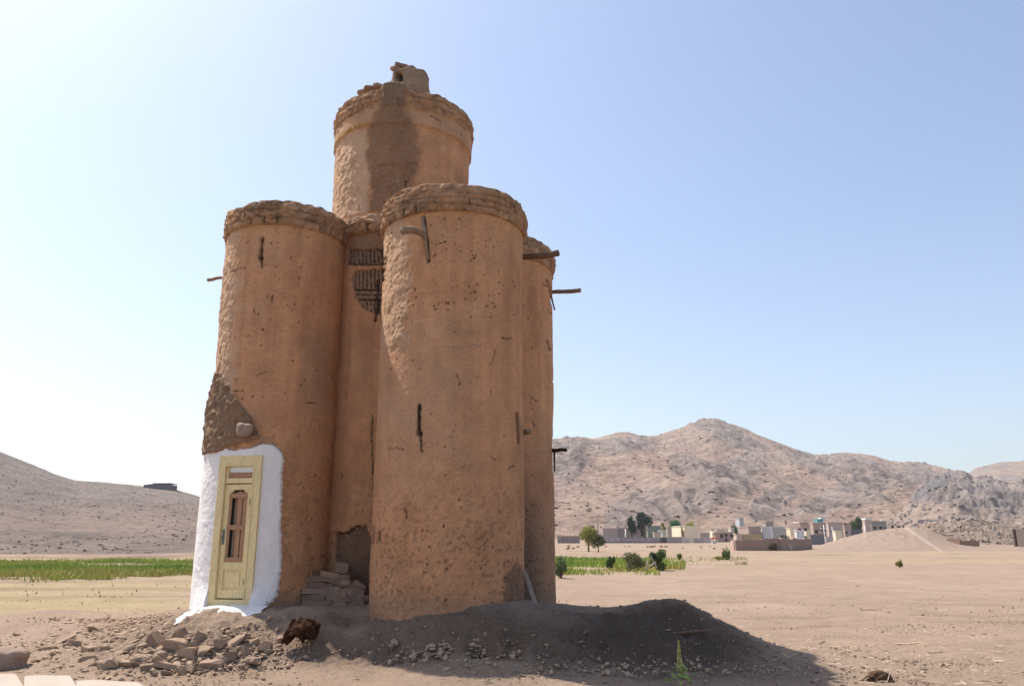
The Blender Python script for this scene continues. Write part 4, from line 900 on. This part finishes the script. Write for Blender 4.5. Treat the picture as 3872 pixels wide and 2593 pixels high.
bush(1262,1304,1268,1317,34,'grey green bush closest to the right turret wall',(.09,.14,.06),(.2,.24,.1),11,2600,.09)
bush(1384,1408,1266,1300,43,'small dark green bush in the light green strip',GD,GA,12,1800,.10)
bush(1408,1485,1262,1307,41,'wide dry brownish green bush left of the leaning sticks',(.12,.12,.06),(.24,.24,.10),13,3600,.10)
bush(1480,1530,1254,1300,42,'big dark green bush behind the leaning sticks',GD,(.13,.2,.05),14,3600,.11)
bush(1546,1562,1264,1282,62,'small pale shrub right of the big dark bush',(.13,.17,.05),(.25,.28,.08),15,700,.12)
bush(1648,1672,1256,1278,62,'spiky green bush alone on the field edge, before the brown compound wall',GD,GB,16,1500,.13,spiky=.4)
bush(2046,2066,1278,1292,48,'small bush with yellow top alone in the right field',GD,GY,17,900,.09,spiky=.3)
bush(1685-60,1685-25,1268,1280,60,'low yellow green shrub left of the spiky bush',(.2,.2,.06),(.33,.32,.1),18,700,.1)
# leaning sticks
st = empty('stick_tripod', hit(1492, 1300), label='three thin sun bleached sticks leaning together before the big dark bush', cat='sticks'); s0 = st.location.copy()
for a, b in (((1477,1304),(1482,1276)),((1487,1270),(1502,1298)),((1482,1296),(1500,1284))):
    bm = bmesh.new(); tube(bm, [atP(*a, 40.2)-s0, atP(*b, 40.2)-s0], [.035,.028], 7); link('stick', bmmesh('stick', bm), M['plank'], st)

# green strips of crop and grass
def strip(name, lab, xr, yr, n, hgt, seed, colf):
    r_ = np.random.default_rng(seed); D = r_.uniform(*yr, n); px = r_.uniform(*xr, n); X = (px-W/2/K)/(F/K)*D
    nz = fbm(X*.25, D*.25, o=3, s=seed); e1 = (yr[1]-yr[0])*.16; f_ = sst(0, e1, D-yr[0]-e1*(.5+1.2*fbm(X*.35, D*0, o=3, s=seed+1)))*sst(0, e1*2, yr[1]-D-e1*(.5+1.2*fbm(X*.2, D*0, o=3, s=seed+2))); k = r_.uniform(0, 1, n) < np.clip(.75+nz*1.8, .03, 1)*f_; X = X[k]; D = D[k]; nz = nz[k]
    z = G0(X, D); h_ = hgt*(.15+1.0*r_.uniform(0, 1, len(X))**2)*(1+.9*nz)*(1+.5*fbm(X*.8, D*.8, o=2, s=seed+4)); wdt = .018+.02*r_.uniform(0, 1, len(X)); a = r_.uniform(0, 3.14, len(X)); lx = r_.normal(0, .25, len(X))*h_; ly = r_.normal(0, .25, len(X))*h_
    c, s = np.cos(a)*wdt, np.sin(a)*wdt
    V = np.stack([np.stack([X-c, D-s, z], -1), np.stack([X+c, D+s, z], -1), np.stack([X+c*.6+lx, D+s*.6+ly, z+h_*.8], -1), np.stack([X-c*.2+lx*1.3, D-s*.2+ly*1.3, z+h_], -1)], 1).reshape(-1, 3)
    cols = colf(X, D, r_.uniform(0, 1, len(X)))
    link(name, npmesh(name, V, np.arange(len(V)).reshape(-1, 4), False, np.repeat(cols, 4, 0)), M['green'], label=lab, kind='stuff')
def gc(X, D, t):
    n_ = fbm(X*.12, D*.2, o=3, s=97); c = np.zeros((len(X), 3))+np.array([.22,.33,.05]); c = mixc(c, (.42,.44,.09), t*.8); c = mixc(c, (.46,.36,.13), sst(-.1, .3, n_)*.6); return mixc(c, (.10,.19,.05), sst(.1,.5,-n_)*.5)
strip('grass', 'bright green strip of crop left of the tower', (-160, 560), (31, 70), 120000, .21, 98, gc)
strip('dry_grass', 'thin yellowish grass in front of the green strip', (-60, 470), (18, 36), 260, .09, 99, lambda X, D, t: mixc(np.zeros((len(X), 3))+np.array([.46,.38,.16]), (.24,.28,.08), t))
strip('crop', 'light green strip of crop behind the bushes right of the tower', (1000, 1550), (37, 72), 90000, .25, 100, gc)
strip('scrub', 'low yellow green weeds along the edge of the field', (1540, 1690), (50, 72), 1500, .24, 101, lambda X, D, t: mixc(np.zeros((len(X), 3))+np.array([.34,.31,.11]), (.14,.18,.05), t))

# weed in the foreground
wp = hit(1556, 1566); weed = empty('weed', wp, label='tall green weed with a seed spike at the bottom edge, before the dark mound', cat='weed')
bm = bmesh.new(); tube(bm, [(0,0,-.03),(.005,0,.2),(.0,0,.42)], [.009,.007,.004], 7); link('stem', bmmesh('stem', bm), M['green'], weed)
ca = weed.children[0].data.color_attributes.new('col', 'FLOAT_COLOR', 'POINT')
for d_ in ca.data: d_.color = (.25,.30,.08,1)
r_ = np.random.default_rng(5); n_ = 260; t_ = r_.uniform(.14, .46, n_); rad = .028*np.clip((.5-t_)/.3, .15, 1); a_ = r_.uniform(0, 6.28, n_)
p_ = np.column_stack([rad*np.cos(a_), rad*np.sin(a_), t_]); link('seed_spike', leafmesh('seed_spike', p_, .028, np.array([[.55,.52,.20]])*r_.uniform(.7,1.2,(n_,1)), 6, 2, .6), M['green'], weed)
n_ = 46; a_ = r_.uniform(0, 6.28, n_); rr_ = r_.uniform(.02, .17, n_); p_ = np.column_stack([rr_*np.cos(a_), rr_*np.sin(a_), r_.uniform(.0, .20, n_)*(1-rr_*3)+.03])
link('leaves', leafmesh('leaves', p_, .07, np.array([[.24,.30,.09]])*r_.uniform(.6,1.3,(n_,1)), 7, 2.2, .2), M['green'], weed)

# ---------------------------------------------------------------- trees
def tree(px0, px1, ytop, ybase, D, lab, c1, c2, seed, crown_from=.3, n=2600, leaf=.35, name='tree', grp='trees of the village', nb=12, base_full=None, bare=False):
    K2 = 1.0
    x = (px0+px1)/2; g = Gz(at(x, ybase, D).x, D); b = at(x, ybase, D); wd = (px1-px0)/2*D/F; top = at(x, ytop, D).z; ht = top-g
    e = empty(name, (b.x, D, g), label=lab, cat='tree', group=grp)
    bm = bmesh.new(); r0 = random.Random(seed)
    tube(bm, [(0,0,-.3),(.03*ht*r0.uniform(-1,1),0,ht*.3),(0,0,ht*.62)], [.035*ht,.026*ht,.012*ht], 8, seed, .1)
    for i in range(8 if not bare else 16):
        a = i*2.4+seed; z0 = ht*r0.uniform(.22, .55); q_ = r0.uniform(.4, .8); tube(bm, [(0,0,z0),(wd*q_*.5*math.cos(a), wd*q_*.5*math.sin(a), z0+ht*.13),(wd*q_*math.cos(a), wd*q_*math.sin(a), z0+ht*r0.uniform(.2,.4))], [.016*ht,.010*ht,.004*ht], 6, i)
    link('trunk', bmmesh('trunk', bm, True), M['trunk'] if not bare else M['plank'], e)
    if not bare:
        cz = ht*(crown_from+(1-crown_from)/2); p, i = crown_pts(n, 0, 0, cz, wd*1.05, wd*.9, ht*(1-crown_from)/2*1.1, seed, nb)
        r_ = np.random.default_rng(seed); t = np.clip(r_.normal(.45, .25, n)+((i*7) % 3-1)*.22, 0, 1)[:, None]
        link('crown', leafmesh('crown', p, leaf, np.asarray(c1)*(1-t)+np.asarray(c2)*t, seed+2, 1.8, .2), M['green'], e)
    return e
tree(2190,2262,1980,2083,105,'yellow green willow tree standing alone in front of the low walls',(.20,.22,.06),(.48,.44,.13),41,.12,5200,.17,'willow_tree')
tree(2235,2290,2014,2083,104,'dark olive bush tree growing against the right side of the willow',(.05,.06,.03),(.22,.21,.08),42,.15,2600,.17)
tree(2368,2412,1945,2030,262,'smaller dark pine with thin crown, left of the two pines',(.02,.035,.03),(.05,.075,.05),43,.25,1600,.55,'pine_tree','__')['group'] = 'dark pines behind the painted wall'
tree(2408,2466,1931,2034,262,'taller dark pine with broad crown, right of the two pines',(.018,.032,.03),(.05,.075,.05),44,.2,2600,.6,'pine_tree')['group'] = 'dark pines behind the painted wall'
tree(2355,2378,1948,2038,258,'bare leafless tree left of the two dark pines',GD,GD,45,bare=True)
tree(2528,2590,1951,2030,300,'round green tree behind the first cream house',(.035,.10,.03),(.08,.20,.06),46,.15,2200,.6)
tree(2590,2640,1973,2030,310,'yellow topped tree behind the second cream house',(.28,.28,.05),(.42,.38,.07),47,.1,1400,.6)
tree(2490,2530,1979,2030,305,'yellowing bush tree showing over the roofs left of the first cream house',(.16,.17,.05),(.40,.34,.08),48,.1,1200,.6)
tree(2764,2796,1984,2030,300,'small green tree in front of the grey roof tower',(.04,.10,.03),(.2,.24,.06),49,.1,1100,.5)
tree(3214,3270,1953,2020,290,'dark green round tree at the right end of the village',(.03,.07,.03),(.11,.16,.06),50,.05,2600,.6)
tree(2642,2662,2052,2082,118,'small bare shrub before the low wall of the village',GD,GD,51,bare=True,name='bare_shrub')
tree(2980,3005,2050,2082,111.5,'bare pale shrub against the right part of the brown compound wall',GD,GD,52,bare=True,name='bare_shrub')
tree(2905,2945,2052,2082,111.6,'dull olive shrub against the middle of the brown compound wall',(.10,.085,.05),(.2,.16,.1),53,.05,900,.2,name='shrub')

# ---------------------------------------------------------------- village
def house(lab, x0, xs_, x1, yt, yb, D, col, wins=(), cat='house', name='village_house', grp='houses of the village', parapet=True, depth=7., extras=(), roofc=None, doors=()):
    xf = lambda x: (x-W/2)/F
    pl = at(xs_, yb, D); pr = at(x1, yb, D); zt_ = at((xs_+x1)/2, yt, D).z; g = Gz(pl.x, D)-.3
    if x0 < xs_-1:
        bx = at(x0, yb, 1.0).x; depth = min(14, max(2.0, pl.x/bx-D))
    e = empty(name, (pl.x, D, g+.3), label=lab, cat=cat, group=grp)
    wd = pr.x-pl.x; h_ = zt_-g-.3
    # walls: closed box with real openings cut as recesses on the front
    rects = [(at(a, 0, D).x-pl.x, at(b, 0, D).x-pl.x, at(a, d, D).z-g-.3, at(a, c, D).z-g-.3) for (a, c, b, d) in list(wins)+list(doors)]
    xsn = sorted({0., wd}|{min(max(v, 0), wd) for r_ in rects for v in r_[:2]}); zsn = sorted({-.3, h_}|{min(max(v, -.3), h_) for r_ in rects for v in r_[2:]})
    bm = bmesh.new(); vv = {}
    def V_(x, y, z):
        k_ = (round(x, 4), round(y, 4), round(z, 4))
        if k_ not in vv: vv[k_] = bm.verts.new((x, y, z))
        return vv[k_]
    for i in range(len(xsn)-1):
        for j in range(len(zsn)-1):
            a, b, c, d = xsn[i], xsn[i+1], zsn[j], zsn[j+1]; mx, mz = (a+b)/2, (c+d)/2
            if b-a < .01 or d-c < .01: continue
            ins = lambda u_, v_: any(r_[0] < u_ < r_[1] and r_[2] < v_ < r_[3] for r_ in rects)
            if ins(mx, mz):
                for q_, nb_ in ((((a,0,c),(b,0,c),(b,.3,c),(a,.3,c)),(mx,c-.005)),(((a,0,d),(a,.3,d),(b,.3,d),(b,0,d)),(mx,d+.005)),(((a,0,c),(a,.3,c),(a,.3,d),(a,0,d)),(a-.005,mz)),(((b,0,c),(b,0,d),(b,.3,d),(b,.3,c)),(b+.005,mz))):
                    if not ins(*nb_): bm.faces.new([bm.verts.new(p) for p in q_])
            else: bm.faces.new([V_(a,0,c), V_(b,0,c), V_(b,0,d), V_(a,0,d)])
    for q_ in (((0,0,-.3),(0,0,h_),(0,depth,h_),(0,depth,-.3)),((wd,0,-.3),(wd,depth,-.3),(wd,depth,h_),(wd,0,h_)),((0,depth,-.3),(0,depth,h_),(wd,depth,h_),(wd,depth,-.3)),((0,0,h_),(wd,0,h_),(wd,depth,h_),(0,depth,h_))): bm.faces.new([bm.verts.new(p) for p in q_])
    bmesh.ops.recalc_face_normals(bm, faces=bm.faces)
    link('wall', bmmesh('wall', bm), wallmat(col), e)
    for i, r_ in enumerate(rects):
        bm = bmesh.new(); box(bm, r_[0], r_[1], .26, .32, r_[2], r_[3]); link('window' if i < len(wins) else 'door', bmmesh('window', bm), M['dark'], e)
    if parapet:
        bm = bmesh.new(); o_ = .14; hh = .22
        for q_ in ((-o_, wd+o_, -o_, .1),(-o_, wd+o_, depth-.1, depth+o_),(-o_, .1, .1, depth-.1),(wd-.1, wd+o_, .1, depth-.1)): box(bm, q_[0], q_[1], q_[2], q_[3], h_+.003, h_+hh)
        link('roof_edge', bmmesh('roof_edge', bm), wallmat(roofc or tuple(min(.7, c*1.15) for c in col)), e)
    for (nm, a, b, c, d, y0, y1, mc) in extras:   # extra boxes on or at the house
        ax = at(a, c, D+y0).x-pl.x; bx2 = at(b, c, D+y0).x-pl.x; zt2 = at(a, c, D+y0).z-g-.3; zb2 = at(a, d, D+y0).z-g-.3
        bm = bmesh.new(); box(bm, ax, bx2, y0, y1, zb2, zt2); link(nm, bmmesh(nm, bm), wallmat(mc) if isinstance(mc, tuple) else M[mc], e)
    return e
CR = (.78,.65,.47); GYW = (.36,.31,.29); BRN = (.30,.20,.165); PK = (.45,.34,.29); WH = (.60,.60,.58); CG = (.42,.40,.37)
house('long low grey farm building left of the two pines', 2276,2280,2340,1998,2030,262,GYW,[(2290,2004,2296,2012)],roofc=(.55,.42,.38))
house('low grey building behind the two pine trunks with a dark door', 2340,2341,2446,1997,2032,264,(.40,.36,.33),[(2345,2004,2353,2026),(2385,2006,2392,2016),(2420,2006,2426,2016)],roofc=(.55,.45,.4))
house('dark green roofed open shed between the pines and the cream houses', 2446,2450,2500,1989,2032,275,(.22,.25,.21),[(2456,2000,2494,2026)],roofc=(.3,.34,.3))
house('small hut with turquoise side just left of the first cream house', 2490,2505,2525,2006,2034,262,(.40,.46,.40),[(2512,2012,2516,2022)])
house('first cream house with a broad blank sunlit side wall', 2542,2576,2580,1990,2050,250,CR,[(2577,2024,2579,2028)],grp='houses of the village')
house('greyish low annex left of the first cream house', 2524,2526,2542,1994,2050,252,(.40,.34,.30),[(2530,2022,2537,2029)])
house('second cream house with dark openings under its upper storey', 2584,2590,2650,1990,2050,250,CR,[(2596,2018,2606,2032),(2610,2018,2620,2028),(2628,2018,2646,2030)],doors=[(2612,2033,2618,2048)])
house('low pale house with one small window right of the second cream house', 2650,2652,2684,2016,2050,252,(.48,.42,.37),[(2660,2024,2667,2031)])
house('long low house with a wide dark opening and stepped roof', 2700,2706,2768,2014,2046,258,PK,[(2722,2025,2752,2036),(2712,2028,2718,2034)],extras=[('roof_slab',2700,2770,2009,2013,-.6,5,(.6,.55,.48))],roofc=(.5,.45,.4))
house('small pale hut behind the long low house', 2755,2766,2778,1996,2030,275,(.5,.44,.36))
house('grey square roof tower behind the village centre, lit on its left', 2784,2800,2816,1960,2025,300,(.40,.41,.42),[(2806,1968,2810,1984)],name='tower_block',cat='tower block')
house('two storey brown house with two square windows and cream side', 2794,2834,2880,1992,2043,246,(.36,.27,.235),[(2845,1996,2854,2007),(2863,1996,2873,2007),(2861,2026,2870,2034)],extras=[('lower_wall',2808,2879,2018.5,2043,-1.2,-.05,(.42,.33,.18))])
house('open porch with white pillars left of the two storey brown house', 2775,2786,2808,2020,2046,244,(.5,.38,.32),[(2788,2022,2794,2040),(2796,2022,2800,2040),(2802,2022,2806,2040)])
house('small cream rooftop block above the whitewashed house', 2882,2897,2926,1975,2000,262,(.33,.28,.25),[(2905,1980,2910,1990)])
house('whitewashed house with a barred grey window', 2882,2884,2920,1994,2033,248,WH,[(2898,2003,2907,2015)])
house('long grey house right of the whitewashed one', 2921,2922,2962,1993,2032,252,CG,[(2930,2003,2935,2010),(2948,2004,2953,2012)])
house('small cream house with pink side beside the long grey house', 2975,2990,3008,1998,2034,250,CR,[(2996,2008,3001,2018)])
house('small white walled hut left of the blue grey gate', 3011,3014,3043,2006,2034,246,WH,[(3024,2014,3031,2026)])
house('far house with a flat overhanging pale roof', 3028,3036,3062,1975,2010,285,PK,[(3040,1982,3046,1992)],extras=[('roof_slab',3022,3062,1971,1975,-1.5,5,(.62,.55,.45))])
house('two storey house carrying a turquoise water tank', 3066,3078,3132,1978,2024,262,(.40,.30,.265),[(3086,1990,3094,2000),(3104,1990,3112,2000),(3118,1992,3124,2002)],extras=[('water_tank',3090,3112,1961,1974,1,4,(.12,.30,.30)),('roof_box',3104,3122,1956,1964,2,5,(.62,.64,.62)),('balcony',3104,3132,1995,1999,-1.2,-.02,(.6,.56,.5)),('balcony',3098,3132,2010,2014,-1.2,-.02,(.6,.56,.5))])
house('wide ruined looking house with gaping openings left of the dark tree', 3132,3136,3190,1976,2026,256,(.45,.36,.32),[(3142,1986,3150,2002),(3160,1988,3172,2012),(3178,1986,3184,2006)])
house('low pink walled house between the ruined house and the dark tree', 3188,3196,3222,1986,2022,258,PK,[(3200,1996,3207,2008)])
house('small house with a white sloping roof box at the right end', 3268,3274,3296,1966,2006,262,(.48,.38,.32),[(3280,1976,3286,1990)],extras=[('roof_box',3272,3290,1959,1966,0,3,(.75,.74,.72))])
house('long grey stone house last at the right end of the village', 3292,3297,3354,1972,2002,268,(.33,.29,.25),[(3306,1979,3312,1990),(3322,1979,3328,1990),(3338,1979,3344,1990)],roofc=(.35,.3,.27),extras=[('dome_lamp',3330,3336,1963,1969,2,2.6,(.75,.72,.68))])
house('low flat annex between the green shed and the turquoise sided hut', 2470,2474,2500,2012,2036,255,(.48,.40,.34),[(2480,2018,2486,2026)])
house('low sandy house behind the stepped roof house', 2706,2712,2742,2003,2030,285,(.55,.44,.34),[(2722,2008,2727,2014)])
house('sandy house with a flat roof between the second cream house and the roof tower', 2686,2694,2712,2008,2034,290,CR,[(2700,2014,2705,2020)])
house('small grey block behind the long grey house', 2952,2960,2980,1998,2026,280,CG,[(2966,2004,2971,2010)])
house('low pale house in front of the tank house', 3044,3050,3068,2004,2034,248,CR,[(3056,2012,3061,2018)])
house('small sandy hut in front of the ruined looking house', 3150,3160,3186,2008,2030,236,CR,[(3168,2014,3174,2024)])
# village walls
def wall(lab, x0, x1, yt, yb, D0, D1, col, name='mud_wall', thick=.35, grp='walls around the village', cat='wall', ragged=0., steps=40, capc=None):
    a = at(x0, yb, D0); b = at(x1, yb, D1); g0 = Gz(a.x, D0); e = empty(name, (a.x, a.y, g0), label=lab, cat=cat, group=grp)
    d = Vector((b.x-a.x, b.y-a.y, 0)); Ln = d.length; d.normalize(); nrm = Vector((-d.y, d.x, 0)); bm = bmesh.new(); prev = None
    yt = yt if isinstance(yt, (list, tuple)) else (yt, yt); yb2 = yb
    for i in range(steps+1):
        t = i/steps; p = Vector((0,0,0))+d*Ln*t; D = D0+(D1-D0)*t; X = a.x+d.x*Ln*t
        top = at(x0+(x1-x0)*t, yt[0]+(yt[1]-yt[0])*t, D).z-g0+ragged*float(fbm(np.array([t*9]), np.array([x0*.1]), o=3, s=5)[0]); bot = -1.2
        ring = [bm.verts.new(p-nrm*thick/2+Vector((0,0,bot))), bm.verts.new(p-nrm*thick/2+Vector((0,0,top))), bm.verts.new(p+nrm*thick/2+Vector((0,0,top))), bm.verts.new(p+nrm*thick/2+Vector((0,0,bot)))]
        if prev:
            for k_ in range(4): bm.faces.new((prev[k_], prev[(k_+1) % 4], ring[(k_+1) % 4], ring[k_]))
        else: bm.faces.new(ring[::-1])
        prev = ring
    bm.faces.new(prev); bmesh.ops.recalc_face_normals(bm, faces=bm.faces)
    link('wall_face', bmmesh('wall_face', bm), wallmat(col), e)
    if capc:
        bm = bmesh.new(); top = at(x0, yt[0], D0).z-g0; ang = math.atan2(d.y, d.x); box(bm, -.1, Ln+.1, -thick*.5-.08, thick*.5+.08, top+.003, top+.16, Matrix.Rotation(ang, 4, 'Z')); link('coping', bmmesh('coping', bm), wallmat(capc), e)
    return e, a, d, nrm, g0
wall('low brown wall far left of the village, beside the right turret', 2108,2192,2027,2047,235,235,(.26,.21,.20),capc=(.5,.36,.30))
_, wa, wd_, wn, wg = wall('long grey wall painted with white writing', 2268,2500,2032,2053,240,240,(.25,.21,.215))
wroot = _
wall('dark metal gate panel at the right end of the painted wall', 2500,2522,2031,2053,239.7,239.7,(.10,.075,.085),name='metal_gate',cat='gate',thick=.1)
wall('plain grey wall between the metal gate and the second cream house', 2522,2582,2029,2054,239.5,239.5,(.33,.28,.27))
wall('pale wall piece under the second cream house', 2583,2606,2033,2053,241,241,(.52,.45,.38))
wall('grey wall below the low pale house', 2622,2660,2034,2052,242,242,(.36,.32,.30)); wall('pale wall below and right of the low pale house', 2660,2694,2035,2051,243,243,(.5,.43,.38))
wall('big brown mud compound wall in front of the village centre', 2781,2945,(2042,2034),2081,112,112,BRN,thick=.5,ragged=.12,grp='walls around the village'); wall('lower right stretch of the brown compound wall with pink coping', 2945,3066,(2034,2036),2075,112,124,(.31,.215,.18),ragged=.22,thick=.5)
wall('short receding brown side of the compound wall', 2768,2781,(2044,2042),2078,118,112.3,(.42,.31,.26),ragged=.1,thick=.4)
wall('blue grey boundary wall beside the white lamp post', 3066,3120,2020,2048,200,200,(.17,.17,.19)); wall('low pale brown wall at the foot of the tank house', 3122,3150,2028,2042,205,205,(.5,.42,.37))
wall('dark wall in the shade of the dark green tree', 3218,3262,(1998,2000),2024,210,210,(.14,.13,.14))
wall('broken brown mud wall lying low before the rock shelf, left half', 3584,3634,(2036,2036),2062,128,126,(.26,.17,.12),ragged=.25,name='ruined_wall',grp='ruined walls before the rock shelf'); wall('broken brown mud wall before the rock shelf, lower right half', 3634,3700,(2042,2040),2052,126.3,127,(.30,.20,.145),ragged=.25,name='ruined_wall',grp='ruined walls before the rock shelf')
wall('tall piece of mud wall cut by the right edge of the photo, with a dark narrow doorway', 3846,3960,1999,2036,130,128,(.45,.34,.27),name='ruined_wall',grp='ruined walls before the rock shelf'); 
wall('narrow dark pillar of mud brick at the left of the wall by the right photo edge', 3834,3845,2000,2036,130.6,130.6,(.10,.07,.06),name='mud_pillar',cat='pillar',grp='ruined walls before the rock shelf')
# writing: brush strokes in white paint on the long wall (a number on the left, script on the right)
def wr(u, v): return (2260+u/8.364, 2010+v/8.364)
strokes = [[(120,235),(150,310)],[(165,235),(185,310),(205,240)],[(245,190),(290,300)],[(290,200),(275,250)],[(355,195),(320,205),(335,240),(320,290),(365,300)],[(400,195),(440,200),(430,240)],[(415,195),(400,300)],[(470,200),(455,300)],[(500,300),(520,195),(545,300)],[(580,195),(570,230),(610,215),(590,300)],[(630,190),(650,300),(665,200)],[(690,195),(690,305)],
  [(770,205),(800,240),(850,230),(880,255),(830,280),(790,270),(850,260),(930,270)],[(930,240),(960,260),(1000,225),(1010,260),(1050,250)],[(1040,200),(1060,240),(1120,230),(1110,270),(1085,290),(1150,275),(1165,230),(1180,190),(1190,240),(1215,270),(1240,240),(1250,270),(1290,275)],[(1290,215),(1300,265),(1340,260),(1350,235),(1365,270),(1390,265),(1395,220)],
  [(1420,225),(1450,205),(1465,235),(1435,250),(1470,250),(1450,290),(1400,300)],[(1500,270),(1510,300),(1620,300),(1640,200)],[(1610,215),(1560,255),(1600,290)],[(1660,200),(1680,305)],[(1730,200),(1735,205)],[(1705,240),(1760,245),(1765,280),(1720,305)],[(1820,230),(1850,250),(1820,285)],[(1920,195),(1900,270)],[(1880,225),(1935,235)],[(1150,185),(1220,192)],[(960,290),(965,295)]]
bm = bmesh.new(); rot = math.atan2(wd_.y, wd_.x)
for s_ in strokes:
    for (p, q) in zip(s_[:-1], s_[1:]):
        P0 = at(*wr(*p), wa.y); P1 = at(*wr(*q), wa.y); a = Vector((P0.x-wa.x, 0, P0.z-wg)); b = Vector((P1.x-wa.x, 0, P1.z-wg)); d = b-a
        L = d.length+.12; an = math.atan2(d.z, d.x); mid = (a+b)/2
        Mx = Matrix.Translation((mid.x, -.19, mid.z))@Matrix.Rotation(-an, 4, 'Y'); box(bm, -L/2, L/2, -.006, .006, -.075, .075, Mx)
link('wall_writing', bmmesh('wall_writing', bm), wallmat((.62,.56,.56)), wroot)

# poles, lamp post, canopy, satellite dish, hut
def pole(px, yt, yb, D, lab, name='utility_pole', cat='utility pole', r=.12, mat='pole', grp='poles of the village', arm=True):
    a = at(px, yb, D); t = at(px, yt, D); g = Gz(a.x, D); e = empty(name, (a.x, D, g), label=lab, cat=cat, group=grp)
    bm = bmesh.new(); tube(bm, [(0,0,-.3),(0,0,t.z-g)], [r,r*.8], 8); link('post', bmmesh('post', bm, True), M[mat], e)
    if arm: bm = bmesh.new(); box(bm, -.8, .8, -.05, .05, t.z-g-.5, t.z-g-.38); link('crossarm', bmmesh('crossarm', bm), M[mat], e)
    return e
pole(2262,1945,2040,236,'tallest dark utility pole rising behind the willow tree',r=.15)
pole(2336,1966,2030,256,'thin grey pole between the willow and the bare tree',r=.10)
pole(2118,2000,2047,230,'thin pale post at the left end of the low brown wall, by the turret',r=.07,mat='plank',arm=False)
pole(2366,2000,2034,245,'short white post in front of the bare tree',r=.16,mat='white',arm=False,name='white_post',cat='post')
pole(3120,1984,2046,199,'white lamp post beside the blue grey boundary wall',name='lamp_post',cat='lamp post',r=.11,mat='white',arm=False)
pole(3150,1990,2034,230,'pale post before the ruined looking house',r=.10,mat='white',arm=False); pole(3270,1985,2008,240,'white pole right of the dark green tree',r=.10,mat='white',arm=False)
e = empty('canopy_stall', at(2690,2051,225), label='small stall with a red canopy on thin white legs before the houses', cat='stall'); e.location.z = Gz(e.location.x, 225)
bm = bmesh.new(); box(bm, 0, 1.75, 0, 1.2, 1.25, 1.6); link('canopy', bmmesh('canopy', bm), wallmat((.55,.05,.04)), e)
for x in (.06, 1.68): bm = bmesh.new(); tube(bm, [(x,.05,-.2),(x,.05,1.25)], [.07,.07], 6); link('leg', bmmesh('leg', bm), M['white'], e)
bm = bmesh.new(); box(bm, .4, 1.35, .3, .9, -.1, .75); link('counter', bmmesh('counter', bm), wallmat((.6,.55,.52)), e)
# stone hut on the left hill
def hutz(px, py, D): return atP(px, py, D)
a = atP(336, 1112, 318); hut = empty('stone_hut', a, label='low dark stone hut on the crest of the left hill', cat='hut')
bm = bmesh.new(); wl = (atP(398,1112,318).x-a.x)
vs0 = [(0,-3,-1.5,.55),(wl*.38,-3,-2.2,.95),(wl*.75,-3,-2.4,.72),(wl,-3,-2.6,.55)]
prev = None
for (x, y, z0, z1) in vs0:
    r4 = [bm.verts.new((x, y, z0)), bm.verts.new((x, y, z1)), bm.verts.new((x, y+6, z1)), bm.verts.new((x, y+6, z0))]
    if prev:
        for k_ in range(4): bm.faces.new((prev[k_], prev[(k_+1) % 4], r4[(k_+1) % 4], r4[k_]))
    else: bm.faces.new(r4[::-1])
    prev = r4
bm.faces.new(prev); bmesh.ops.recalc_face_normals(bm, faces=bm.faces); link('stone_wall', bmmesh('stone_wall', bm), wallmat((.15,.14,.145)), hut)
bm = bmesh.new(); box(bm, wl*.33, wl*1.01, -3.3, 3.2, .97, 1.2); link('roof', bmmesh('roof', bm), wallmat((.22,.20,.19)), hut)
# boulders and debris before the painted wall
dk = [rockmesh('field_boulder', 700+i, 1, 1, 1, sub=2, rough=.3, boxy=.1) for i in range(4)]
for i, (x, y, s_) in enumerate([(2150,2060,12),(2168,2072,14),(2185,2062,11),(2146,2080,16),(2290,2066,10),(2380,2062,8),(2448,2064,12),(2470,2060,18),(2500,2066,13),(2518,2068,12),(2460,2070,12),(2580,2078,8),(2362,2056,7),(2684,2068,9),(2700,2074,10)]):
    D = 150 if y < 2072 else 125; q = at(x, y, D); o = link('field_boulder', dk[i % 4], M['boulder'], loc=(q.x, D, Gz(q.x, D)+.2), rot=(0, 0, i*1.3), label=['dark boulder below the willow tree','dark boulder between the willow and the painted wall','dark boulder in the debris at the right half of the painted wall','dark boulder before the pale houses right of the painted wall'][0 if x < 2200 else 1 if x < 2400 else 2 if x < 2550 else 3], cat='boulder', group='boulders before the painted wall'); o.scale = (s_*D/F, s_*D/F*.8, s_*D/F*.55)

# ---------------------------------------------------------------- haze
bm = bmesh.new(); box(bm, -2700, 2700, -100, 2750, -4, 420)
hz_me = bmmesh('haze', bm); hm = bpy.data.materials.new('haze'); hm.use_nodes = True; hn = hm.node_tree; hn.nodes.clear()
ho_ = hn.nodes.new('ShaderNodeOutputMaterial'); pv = hn.nodes.new('ShaderNodeVolumePrincipled'); pv.inputs['Color'].default_value = (.97,.95,.96,1); pv.inputs['Density'].default_value = .00017; pv.inputs['Anisotropy'].default_value = .3
hn.links.new(pv.outputs[0], ho_.inputs['Volume'])
link('haze', hz_me, hm, kind='stuff')
